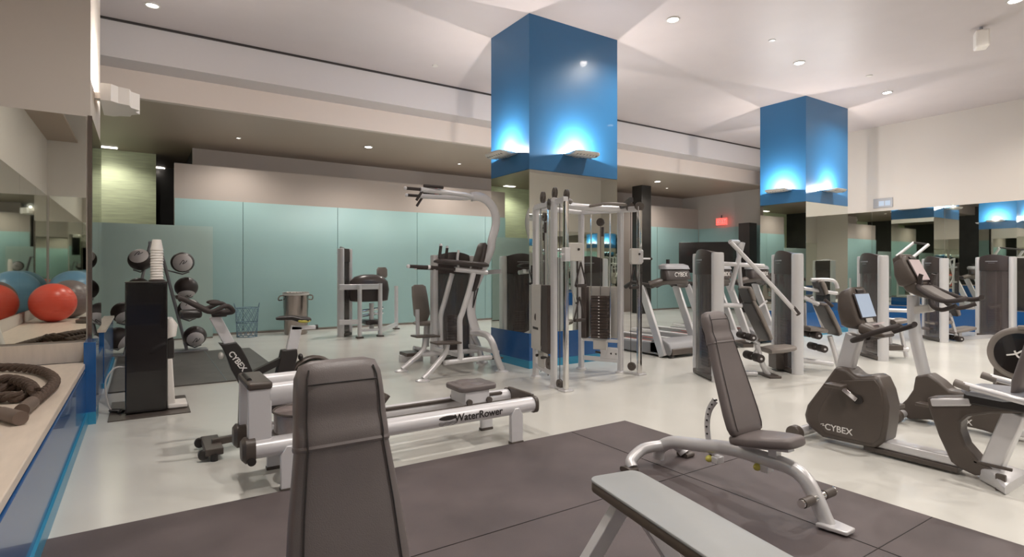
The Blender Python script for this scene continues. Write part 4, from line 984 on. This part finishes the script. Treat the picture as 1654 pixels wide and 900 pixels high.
def machine(px, py, az, label, name='weight_machine', plane=None, tr=None, tang=0, group='weight machines with smoked towers', h=1.64, wd=.71):
    """px, py: floor point under the tower; az: compass direction its user faces"""
    p = at_z(px, py); yaw = 90-az
    F = Fr(name, p.x, p.y, yaw, label, 'gym machine', group)
    tower(F.root, ang=math.radians(tang), h=h, wd=wd)
    if tr: seatset(F.root, F, 1, tr)
    return F
S_ = 'silver'
m1 = machine(1143, 609, 120, 'shoulder press machine with two raised silver lever arms, left of the incline bench top', tr=dict(
 back=[((1204, 463), (1213, 487), .15), ((1209, 484), (1240, 549), .17)], seat=((1234, 566), (1281, 561)),
 roll=[(1205, 543, .045), (1217, 576, .055)],
 tube=[([(1192, 391), (1199, 475), (1222, 509)], .30, .027, S_, 'lever_arm'), ([(1180, 391), (1250, 465), (1287, 506)], -.22, .027, S_, 'lever_arm'),
       ([(1192, 391), (1180, 391)], [.30, -.22], .03, S_, 'lever_crossbar'), ([(1166, 426), (1234, 430)], 0, .028, S_, 'pivot_tube'), ([(1200, 392), (1190, 430), (1180, 470)], 0, .03, S_, 'lever_post'),
       ([(1166, 493), (1198, 494)], 0, .03, S_, 'frame_tube'), ([(1222, 556), (1232, 590), (1241, 608)], 0, .035, S_, 'front_leg'), ([(1160, 600), (1222, 604)], 0, .035, S_, 'base_tube'),
       ([(1281, 497), (1290, 508)], -.22, .03, 'grip', 'hand_grip'), ([(1215, 500), (1225, 512)], .30, .03, 'grip', 'hand_grip'), ([(1222, 500), (1239, 486)], -.1, .014, S_, 'side_handle'), ([(1226, 556), (1205, 543)], 0, .025, S_, 'roller_arm'), ([(1226, 560), (1217, 576)], 0, .025, S_, 'roller_arm')],
 box=[((1242, 612), (.16, .34, .03), 'brown', 'foot'), ((1200, 556), (.14, .3, .05), 'brown', 'foot_plate')]))
m2 = machine(1271, 598, 125, 'chest press machine with upright back pad behind the recumbent bike screen', tr=dict(
 back=[((1322, 453), (1331, 476), .12), ((1326, 489), (1352, 541), .17)], seat=((1298, 530), (1332, 534)),
 roll=[(1311, 540, .05), (1320, 561, .05)],
 tube=[([(1310, 452), (1345, 453), (1353, 466)], 0, .024, S_, 'frame_tube'), ([(1298, 480), (1322, 492)], 0, .028, S_, 'lever_arm'), ([(1298, 466), (1352, 474)], 0, .024, S_, 'pivot_tube'),
       ([(1340, 543), (1347, 565), (1355, 584)], 0, .033, S_, 'front_leg'), ([(1295, 582), (1345, 588)], 0, .035, S_, 'base_tube'), ([(1300, 490), (1301, 540)], .3, .02, S_, 'lever_post'), ([(1311, 480), (1330, 530)], .3, .024, S_, 'lever_arm'),
       ([(1332, 484), (1345, 495)], -.2, .022, 'grip', 'hand_grip')],
 box=[((1262, 580), (.25, .25, .25), 'brown', 'foot_plate')]))
m3 = machine(1409, 578, 129, 'weight machine between the two bike consoles, its horizontal bar at chest height', tr=dict(
 seat=((1436, 520), (1462, 517)),
 tube=[([(1430, 501), (1466, 502)], 0, .03, S_, 'lever_arm'), ([(1432, 515), (1450, 517)], 0, .02, S_, 'lever_arm'), ([(1455, 535), (1464, 557)], 0, .03, S_, 'front_leg'), ([(1430, 562), (1466, 565)], 0, .04, S_, 'base_tube'), ([(1436, 517), (1438, 560)], 0, .03, S_, 'seat_post')],
 roll=[(1442, 528, .06)], box=[((1434, 560), (.3, .3, .08), 'brown', 'foot_plate')]))
m4 = machine(1510, 550, 133, 'lat machine with two tall angled arms behind the higher bike console', tr=dict(
 back=[((1540, 497), (1545, 510), .15)],
 tube=[([(1448, 414), (1476, 392)], .3, .03, S_, 'lever_arm'), ([(1474, 416), (1500, 395)], -.2, .03, S_, 'lever_arm'), ([(1476, 392), (1500, 395)], [.3, -.2], .02, 'black', 'lever_crossbar'), ([(1450, 414), (1470, 470), (1490, 500)], 0, .03, S_, 'lever_post'),
       ([(1536, 512), (1546, 548)], 0, .03, S_, 'front_leg'), ([(1490, 530), (1546, 538)], 0, .03, 'leather', 'pad_bar'), ([(1495, 555), (1545, 558)], 0, .035, S_, 'base_tube')],
 roll=[(1543, 546, .05)], seat=((1500, 522), (1535, 520)), box=[((1515, 556), (.6, .5, .02), 'grey', 'foot_plate')]))
m5 = machine(1608, 546, 106, 'weight machine with its smoked shield facing the camera at the right, curved silver handle', h=1.68, tr=dict(
 tube=[([(1535, 512), (1540, 502), (1552, 498), (1572, 498)], 0, .028, S_, 'lever_arm')]))
for c in [k for k in kids(m5.root) if k.name.startswith('lever_arm')]:
    m = c.data; bpy.data.objects.remove(c)
b = MB(); F = m5
b.tube([F.p(1534, 520, .0), F.p(1537, 505, .0), F.p(1548, 498, .0), F.p(1572, 498, .2)], .03, 12, sm=5); b.build('lever_arm', 'silver', m5.root)
b = MB(); P0_ = F.p(1548, 533, 0); b.slab([(P0_+Vector((t, 0, .1*t)), (0, .16*h, 0), (0, 0, .04*h)) for t, h in ((-.25, .5), (-.15, .9), (.1, 1), (.3, .9), (.38, .5))]); b.build('seat_pad', 'leather2', m5.root)
b = MB(); b.bar((P0_.x, 0, .02), (P0_.x, 0, P0_.z), .08, .08); b.box((P0_.x/2, 0, .035), (abs(P0_.x), .08, .07)); b.build('base_tube', 'silver', m5.root)
m6 = machine(731, 584, 0, 'leg machine behind the dip station, its tower seen face on', tang=0, group='weight machines with smoked towers')
F = Fr('x', 0, 0, 0, 'x', 'x'); bpy.data.objects.remove(F.root)
# its seat to the left of the tower
F = m6; R = F.root
def W6(px, py, y=7.95): v = at_y(px, py, y); return F.loc(v)
A, B = W6(676, 460), W6(683, 520); ax = (B-A).normalized()
b = MB(); b.slab([(A+ax*((B-A).length*t), F.loc(F.o+Vector((.14*h, .03, 0))), F.loc(F.o+Vector((0, .04*d_, 0)))) for t, h, d_ in ((0, .6, .3), (.05, .9, .8), (.3, 1, 1), (.8, 1.05, 1), (1, .6, .3))]); b.build('back_pad', 'leather2', R)
C6 = W6(690, 522); b = MB(); b.slab([(C6+F.loc(F.o+Vector((x, 0, 0))), F.loc(F.o+Vector((0, .18*h, 0))), Vector((0, 0, .035*h))) for x, h in ((-.2, .5), (-.15, .9), (.1, 1), (.2, .6))]); b.build('seat_pad', 'leather2', R)
for pts, r, nm in (([W6(674, 500, 7.7), W6(675, 545, 7.7)], .03, 'arm_post'), ([W6(690, 525), W6(688, 560)], .05, 'seat_post'), ([W6(700, 570), W6(668, 562)], .035, 'base_tube'), ([W6(690, 530), W6(700, 552)], .02, 'link_rod')):
    for v in pts: v.z = max(v.z, r)
    MB().tube(pts, r, 12).build(nm, 'silver', R)
b = MB(); v = W6(664, 556); v.z = .12
b.box(v, (.26, .30, .05), mtx=Matrix.Rotation(math.radians(-90), 3, 'Z')); b.build('foot_plate', 'brown', R, bevel=.01)
MB().box((v.x, v.y, .05), (.1, .35, .10)).build('foot_support', 'silver', R)

# prone leg curl at the back left
m7 = machine(557, 543, 180, 'leg curl machine by the glass wall with a large dark rounded pad', tang=40, h=1.86, wd=.40)
F = m7; R = F.root
def W7(px, py, y=11.5): return F.loc(at_y(px, py, y))
def w7(dx, dy, dz): return Vector((dx, dy, dz)).dot(F.a), Vector((dx, dy, dz)).dot(F.b), dz
def bar7(a, b_, r, nm, m='silver'): MB().tube([a, b_], r, 12).build(nm, m, R)
for px, y0, y1, yy in ((581, 461, 545, 11.2), (614, 458, 545, 11.25), (640, 462, 524, 12.4)):
    a, b_ = W7(px, y0, yy), W7(px, y1, yy); b_.z = .0; a.x, a.y = b_.x, b_.y; MB().tube([a, b_], .045, 12).build('frame_post', 'silver', R); MB().box((b_.x, b_.y, .015), (.13, .13, .03)).build('foot', 'brown', R, bevel=.005)
a = W7(548, 464, 11.3); b_ = W7(616, 464, 11.25); b_.z = a.z; MB().bar(a, b_, .06, .11).build('top_frame', 'silver', R, bevel=.006)
a = W7(548, 521, 11.3); b_ = W7(580, 521, 11.2); b_.z = a.z; MB().bar(a, b_, .06, .10).build('lower_frame', 'silver', R, bevel=.006)
a = W7(614, 540, 11.25); b_ = W7(640, 520, 12.4); a.z = b_.z = .12; MB().bar(a, b_, .05, .08).build('base_rail', 'silver', R)
a = W7(582, 535, 11.2); b_ = W7(612, 535, 11.25); a.z = b_.z = .15; MB().bar(a, b_, .05, .05).build('base_rail', 'silver', R)
c = W7(596, 464, 11.55); b = MB(); Xv = Vector(w7(1, 0, 0)); Yv = Vector(w7(0, 1, 0))
b.slab([(c+Vector((0, 0, z)), Xv*.42*k, Yv*.22*k) for z, k in ((-.30, .80), (-.28, .95), (-.05, 1.02), (.12, .95), (.22, .72), (.26, .45), (.27, .2))], p=2.6); b.build('rounded_pad', 'hood', R)
c = W7(617, 440, 11.9); b = MB(); b.slab([(c+Vector((0, 0, z)), Xv*.12*k, Yv*.05) for z, k in ((-.12, .8), (-.08, 1), (.06, 1), (.11, .7))]); b.build('head_pad', 'leather2', R)
a = W7(600, 490, 11.6); MB().tube([Vector((a.x, a.y, .1)), a], .05, 12).build('pad_post', 'silver', R)
b = MB(); b.box(Vector((a.x, a.y, .28)), (.35, .35, .10)); b.build('lower_pad', 'hood', R, bevel=.03)
for dz in (.42, .52): MB().tube([Vector((a.x, a.y, dz))+Xv*-.2, Vector((a.x, a.y, dz+.05))+Xv*.25], .03, 10).build('link_arm', 'chrome', R)

# ================================================================== recumbent bike and its neighbours
G = Fr('recumbent_bike', 4.68, 2.0, 90, 'recumbent exercise bike with round-edged dark shroud, front right', 'exercise bike', 'exercise bikes on the right'); R = G.root
z5 = lambda x, y, b=0: G.p(1270+x/2.432, 440+y/2.432, b)
HS = .11
def side(pts, b1, b0, name, m, bev=.02, label=None):
    P_ = [z5(x, y, b1) for x, y in pts]; o = MB(); o.prism([(v.x, b0, max(v.z, .012)) for v in P_], (0, b1-b0, 0)); return o.build(name, m, R, bevel=bev, seg=3, label=label)
side([(125, 560), (138, 520), (170, 470), (215, 425), (260, 425), (345, 422), (366, 450), (384, 530), (378, 600), (368, 650), (340, 676), (240, 655), (150, 630), (130, 600)], HS+.006, HS-.01, 'side_panel', 'brown', .006)
side([(68, 560), (78, 522), (108, 482), (140, 440), (190, 370), (235, 378), (272, 412), (340, 404), (362, 420), (385, 470), (399, 530), (394, 600), (383, 665), (345, 694), (240, 672), (140, 650), (92, 612), (74, 590)], HS, -HS, 'shroud', 'brown', .03)
p0, p1 = z5(228, 372, 0), z5(272, 240, 0); b = MB(); b.bar((p0.x, 0, p0.z-.05), (p1.x, 0, p1.z), .09, .12); b.build('console_post', 'silver', R, bevel=.02, seg=3)
# console: tilted box facing the rider
HW = .15
tl, bl = z5(243, 62, HW), z5(290, 205, HW)
def console(R, tl, bl, HW, thick=.14, m='brown', mscr='screen', sfrac=(.14, .84), extra=True):
    tl = Vector((tl.x, 0, tl.z)); bl = Vector((bl.x, 0, bl.z)); up = (tl-bl).normalized(); fn = Vector((-up.z, 0, up.x)); fn = fn if fn.x < 0 else -fn; L_ = (tl-bl).length
    b = MB(); b.slab([(bl+up*(L_*t)-fn*(thick*d_/2), Vector((0, HW*h, 0)), fn*(thick*d_/2)) for t, h, d_ in ((-.10, .55, .5), (0, .92, .9), (.1, 1, 1.1), (.5, 1, 1.05), (.88, .95, .8), (.97, .86, .6), (1.02, .6, .35))], n=32, p=5); o = b.build('console', m, R)
    def face(u, v, off=.002): return bl+up*(L_*v)+fn*off+Vector((0, HW*u, 0))
    b = MB(); b.prism([face(-.80, sfrac[0], .004), face(.80, sfrac[0], .004), face(.80, sfrac[1], .004), face(-.80, sfrac[1], .004)], fn*.008); b.build('screen_frame', 'hood', o, bevel=.003)
    b = MB(); b.prism([face(-.72, sfrac[0]+.03, .014), face(.72, sfrac[0]+.03, .014), face(.72, sfrac[1]-.03, .014), face(-.72, sfrac[1]-.03, .014)], fn*.002); b.build('screen', mscr, o)
    b = MB(); b.slab([(face(0, .90, .002)+Vector((0, k*.05, 0)), up*.018, fn*.010) for k in (-1, 1)], p=2.5); b.build('handhold', 'black', o)
    b = MB(); b.prism([face(-.35, .03, .004), face(.35, .03, .004), face(.35, .14, .004), face(-.35, .14, .004)], fn*.006); b.build('key_panel', 'panel', o)
    return o, up, fn, face
o, up, fn, face = console(R, tl, bl, HW)
# angled keypad shelf below the screen
k0 = z5(300, 205, HW); k1 = z5(345, 245, HW)
b = MB(); b.slab([((k0.x+.04, 0, k0.z-.03), (0, .13, 0), (0, 0, .05)), ((k1.x, 0, k1.z+.0), (0, .11, 0), (0, 0, .035)), ((k1.x-.04, 0, k1.z-.012), (0, .08, 0), (0, 0, .012))], p=4); b.build('keypad_shelf', 'brown', R)
MB().box(((k0.x+k1.x)/2, 0, (k0.z+k1.z)/2+.035), (.06, .08, .008), mtx=Matrix.Rotation(.35, 3, 'Y')).build('display', 'screen2', R)
for s in (1, -1):
    a = z5(258, 266, .2 if s > 0 else .2); P_ = [Vector((a.x, .05*s, a.z)), Vector((a.x, .19*s, a.z-.005)), Vector((z5(340, 240, .2).x, .21*s, z5(340, 240, .2).z)), Vector((z5(400, 222, .2).x, .20*s, z5(400, 222, .2).z)), Vector((z5(422, 216, .2).x, .14*s, z5(422, 216, .2).z+.005))]
    MB().tube(P_, .019, 10, sm=5).build('handlebar', 'grip', R)
# pedals and crank
c = z5(282, 500, HS+.01)
b = MB(); b.cyl((c.x, HS-.005, c.z), (c.x, HS+.02, c.z), .035); b.build('crank_hub', 'black', R)
e = z5(222, 458, HS+.04); b = MB(); b.bar((c.x, HS+.03, c.z), (e.x, HS+.03, e.z), .02, .035); b.build('crank_arm', 'chrome', R, bevel=.003)
b = MB(); b.box((e.x+.02, HS+.11, e.z+.03), (.13, .11, .03)); b.build('pedal', 'brown', R, bevel=.008)
b = MB(); b.bar((c.x, -HS-.03, c.z), (2*c.x-e.x, -HS-.03, 2*c.z-e.z), .02, .035); b.box((2*c.x-e.x, -HS-.11, 2*c.z-e.z), (.13, .11, .03)); b.build('far_pedal', 'brown', R, bevel=.005)
# stabiliser, beam
f0 = G.f(1300, 707); 
b = MB(); b.cyl((f0.x, -.24, .062), (f0.x, .20, .062), .04); b.build('front_stabilizer', 'silver', R)
for s in (-.28, .22): MB().cyl((f0.x, s-.02, .062), (f0.x, s+.05, .062), .062, n=24).build('transport_wheel', 'brown', R, bevel=.008)
u, v = z5(345, 680, .06), z5(740, 790, .06)
b = MB(); b.box(((u.x+v.x)/2+.08, 0, .085), (abs(u.x-v.x)-.0, .12, .07)); b.build('main_beam', 'silver', R, bevel=.015)
b = MB(); b.box(((u.x+v.x)/2+.08, 0, .035), (abs(u.x-v.x)-.02, .15, .035)); b.build('beam_base', 'brown', R, bevel=.004)
# C shaped rear frame and seat rail
side([(550, 492), (725, 488), (934, 512), (1010, 525), (1010, 560), (934, 556), (800, 556), (712, 568), (684, 590), (682, 625), (702, 680), (760, 748), (812, 772), (800, 800), (740, 800), (680, 772), (645, 745), (598, 645), (560, 540)], .07, -.07, 'rear_frame', 'brown', .015)
u, v = z5(566, 512, .08), z5(722, 510, .08); b = MB(); b.bar((u.x, 0, u.z), (v.x, 0, v.z), .17, .055); b.build('frame_cap', 'silver', R, bevel=.012)
u, v = z5(905, 548, 0), z5(800, 790, 0); b = MB(); b.bar((u.x, 0, u.z), (v.x, 0, .06), .12, .11); b.build('rear_leg', 'silver', R, bevel=.01)
q0, q1, q2 = G.f(1574, 786), G.f(1611, 791), G.f(1640, 768)
b = MB(); b.slab([((q0.x+.02, .0, .045), (0, .06, 0), (0, 0, .045)), ((q0.x-.08, .0, .05), (0, .16, 0), (0, 0, .05)), ((q0.x-.16, 0, .03), (0, .24, 0), (0, 0, .03))], p=5); b.build('rear_foot', 'silver', R)
b = MB(); b.box((q0.x-.12, .16, .05), (.05, .03, .11)); b.box((q0.x-.05, 0.06, .12), (.2, .02, .02)); b.build('foot_strap', 'brown', R, bevel=.004)
s0 = z5(715, 455, 0); s1 = z5(885, 465, 0)
b = MB(); zc = s0.z; b.slab([((s0.x+.0, 0, zc), (0, .13, 0), (0, 0, .015)), ((s0.x-.04, 0, zc), (0, .18, 0), (0, 0, .03)), ((s1.x, 0, zc), (0, .21, 0), (0, 0, .035)), ((s1.x-.12, 0, zc+.02), (0, .2, 0), (0, 0, .03))], n=32, p=3); b.build('seat_pad', 'seatgrey', R, label='blue grey seat cushion')
b = MB(); b.slab([((s1.x-.05, 0, zc+.03), (0, .15, 0), (.03, 0, 0)), ((s1.x-.08, 0, zc+.12), (0, .21, 0), (.045, 0, 0)), ((s1.x-.15, 0, zc+.38), (0, .22, 0), (.045, 0, 0)), ((s1.x-.20, 0, zc+.54), (0, .17, 0), (.04, 0, 0)), ((s1.x-.21, 0, zc+.58), (0, .10, 0), (.015, 0, 0))], n=32, p=3); b.build('seat_back', 'leather', R)
for s, l in ((.24, 'near'), (-.24, 'far')):
    a, c_ = z5(672, 436, .24), z5(934, 508, .24)
    MB().tube([(a.x, s, a.z), ((a.x+c_.x)/2, s, (a.z+c_.z)/2), (c_.x, s, c_.z), (c_.x-.12, s*.6, c_.z-.03)], .022, 12, sm=4).build('side_handle', 'silver', R)
    MB().tube([(a.x+.015, s, a.z+.003), (a.x-.07, s, a.z-.02)], .026, 12).build('hand_grip', 'leather2', R)
v = z5(800, 520, 0); b = MB(); b.bar((v.x+.12, 0, v.z+.03), (s1.x-.1, 0, zc-.06), .16, .07); b.build('seat_carriage', 'black', R, bevel=.01)
l_ = z5(205, 618, HS+.004); text('lettering', 'CYBEX', .068, 'whiteink', R, (l_.x, HS+.0075, l_.z), (-1, 0, 0), (0, 0, 1), bold=.0008, label='white maker lettering')
b = MB(); ll = z5(146, 602, HS+.004); b.tube([(ll.x+.02, HS+.008, ll.z+.008), (ll.x-.005, HS+.008, ll.z+.016), (ll.x+.005, HS+.008, ll.z), (ll.x-.012, HS+.008, ll.z+.004)], .0025, 6, sm=3); b.build('maker_emblem', 'whiteink', R)

# second bike: taller console and curved post
G = Fr('exercise_bike', 5.98, 2.1, 90, 'taller exercise bike with curved silver post behind the recumbent bike', 'exercise bike', 'exercise bikes on the right'); R = G.root
z5 = lambda x, y, b=0: G.p(1270+x/2.432, 440+y/2.432, b)
z6 = lambda x, y, b=0: G.p(1420+x/5.625, 380+y/5.625, b)
side([(505, 408), (555, 400), (600, 430), (640, 466), (700, 476), (790, 500), (862, 545), (845, 600), (826, 640), (770, 622), (690, 602), (560, 580), (480, 586), (427, 538), (470, 500), (496, 462)], .09, -.09, 'shroud', 'brown', .02)
P_ = [z5(*t) for t in ((500, 90), (500, 170), (508, 250), (525, 330), (545, 410))]
b = MB(); b.tube([Vector((v.x, 0, v.z)) for v in P_], .075, 16, sm=5, oval=(1.0, .62), up=(1, 0, 0)); b.build('console_post', 'silver', R)
tl, bl = z6(215, 190, .15), z6(340, 420, .15)
o, up, fn, face = console(R, tl, bl, .15, thick=.15, mscr='screen2', sfrac=(.0, .86))
lo = [z6(*t, .12) for t in ((160, 330), (250, 500), (330, 545), (420, 600), (600, 625), (700, 600), (560, 560), (430, 500), (330, 420), (215, 200), (185, 165), (112, 215), (130, 300))]
b = MB(); b.prism([(v.x, -.13, v.z) for v in [z6(*t, .13) for t in ((112, 215), (185, 165), (260, 330), (340, 440), (480, 520), (620, 590), (600, 615), (470, 590), (330, 548), (240, 510), (150, 380))]], (0, .26, 0)); b.build('console_body', 'brown', R, bevel=.02, seg=3)
for s in (1, -1):
    f = lambda x, y, w: Vector((z6(x, y, .22).x, w*s, z6(x, y, .22).z))
    MB().tube([f(310, 440, .06), f(330, 480, .16), f(480, 560, .24), f(620, 600, .26), f(740, 590, .24), f(770, 575, .18)], .021, 10, sm=5).build('handlebar', 'grip', R)
    MB().tube([f(320, 450, .12), f(335, 380, .13), f(345, 355, .13)], .018, 10, sm=4).build('upper_grip', 'grip', R)
    MB().tube([f(420, 560, .10), f(460, 640, .17), f(560, 680, .20), (f(700, 640, .22))], .019, 10, sm=5).build('lower_handlebar', 'grip', R)
u = z6(330, 690, 0); v = z6(480, 690, 0); b = MB(); b.bar((u.x+.04, 0, u.z), (v.x, 0, v.z+.03), .12, .07); b.build('accessory_tray', 'panel', R, bevel=.01)
f0 = G.f(1440, 685); b = MB(); b.cyl((f0.x, -.24, .06), (f0.x, .24, .06), .035); b.build('front_stabilizer', 'silver', R)
for s in (-.28, .22): MB().cyl((f0.x, s, .062), (f0.x, s+.06, .062), .062, n=24).build('transport_wheel', 'brown', R, bevel=.008)
b = MB(); b.box((f0.x-.9, 0, .075), (1.9, .12, .07)); b.build('main_beam', 'silver', R, bevel=.015); MB().box((f0.x-1.8, 0, .04), (.10, .55, .08)).build('rear_stabilizer', 'silver', R, bevel=.015)
b = MB(); sx = f0.x-1.25; b.bar((sx, 0, .1), (sx+.0, 0, .62), .10, .10); b.build('seat_post', 'silver', R, bevel=.01)
b = MB(); b.slab([((sx+.2, 0, .68), (0, .13, 0), (0, 0, .02)), ((sx+.1, 0, .68), (0, .19, 0), (0, 0, .035)), ((sx-.15, 0, .68), (0, .20, 0), (0, 0, .035)), ((sx-.2, 0, .69), (0, .15, 0), (0, 0, .02))], n=30); b.build('seat_pad', 'seatgrey', R)
b = MB(); b.slab([((sx-.2, 0, .72), (0, .15, 0), (.03, 0, 0)), ((sx-.24, 0, .82), (0, .2, 0), (.045, 0, 0)), ((sx-.32, 0, 1.12), (0, .18, 0), (.045, 0, 0)), ((sx-.33, 0, 1.16), (0, .1, 0), (.02, 0, 0))], n=30); b.build('seat_back', 'leather', R)
l_ = z5(705, 588, .095); text('lettering', 'CYBEX', .068, 'whiteink', R, (l_.x+.06, .094, l_.z), (-1, 0, 0), (0, 0, 1), bold=.0008, label='white maker lettering')
c = z5(640, 560, .1); b = MB(); b.cyl((c.x, .085, c.z), (c.x, .115, c.z), .035); b.build('crank_hub', 'black', R)
b = MB(); b.bar((c.x, .12, c.z), (c.x+.15, .12, c.z+.07), .02, .035); b.build('crank_arm', 'chrome', R); MB().box((c.x+.15, .18, c.z+.07), (.12, .10, .03)).build('pedal', 'brown', R, bevel=.006)

# third machine at the right edge: round drive housing
G = Fr('cross_trainer', 7.25, 1.9, 90, 'cross trainer at the right edge with round dark drive housing and white emblem', 'exercise bike', None); R = G.root; R['category'] = 'cross trainer'
c = G.p(1646, 572, .1); r = abs((G.p(1646, 572, .1)-G.p(1646, 522, .1)).z); r = .26
b = MB(); b.prism([(c.x+r*math.cos(t), -.10, c.z+r*math.sin(t)) for t in [math.pi*k/20 for k in range(40)]], (0, .20, 0)); b.build('drive_housing', 'leather2', R, bevel=.03, seg=3)
b = MB(); b.prism([(c.x-.01+r*.78*math.cos(t), .10, c.z-.0+r*.78*math.sin(t)) for t in [math.pi*k/20 for k in range(40)]], (0, .012, 0)); b.build('side_disc', 'gloss', R)
b = MB(); b.tube([(c.x+.09, .116, c.z-.02), (c.x+.02, .116, c.z+.0), (c.x-.04, .116, c.z+.04), (c.x-.10, .116, c.z+.03), (c.x-.12, .116, c.z-.01), (c.x-.07, .116, c.z-.04), (c.x-.0, .116, c.z-.03), (c.x+.03, .116, c.z+.03)], .008, 8, sm=5); b.build('emblem', 'whiteink', R)
b = MB(); b.prism([(c.x+.22, -.08, .05), (c.x+.20, -.08, c.z), (c.x-.20, -.08, c.z), (c.x-.25, -.08, .05)], (0, .16, 0)); b.build('lower_housing', 'brown', R, bevel=.02)
b = MB(); b.box((c.x-.6, 0, .05), (1.7, .12, .08)); b.build('main_beam', 'silver', R, bevel=.01); MB().box((c.x+.2, 0, .035), (.08, .5, .07)).build('front_stabilizer', 'silver', R, bevel=.01); MB().box((c.x-1.4, 0, .035), (.08, .5, .07)).build('rear_stabilizer', 'silver', R, bevel=.01)
b = MB(); b.tube([(c.x-.05, 0, c.z+r*.8), (c.x-.3, 0, 1.1), (c.x-.35, 0, 1.3)], .04, 12, sm=4); b.build('console_post', 'silver', R)
b = MB(); b.slab([((c.x-.38, 0, 1.25), (0, .13, 0), (.05, 0, 0)), ((c.x-.34, 0, 1.5), (0, .14, 0), (.05, 0, 0))], p=5); b.build('console', 'brown', R)
MB().tube([(c.x+.0, .11, c.z+r), (c.x-.25, .16, c.z+r+.02)], .022, 10).build('handle_bar', 'leather2', R)
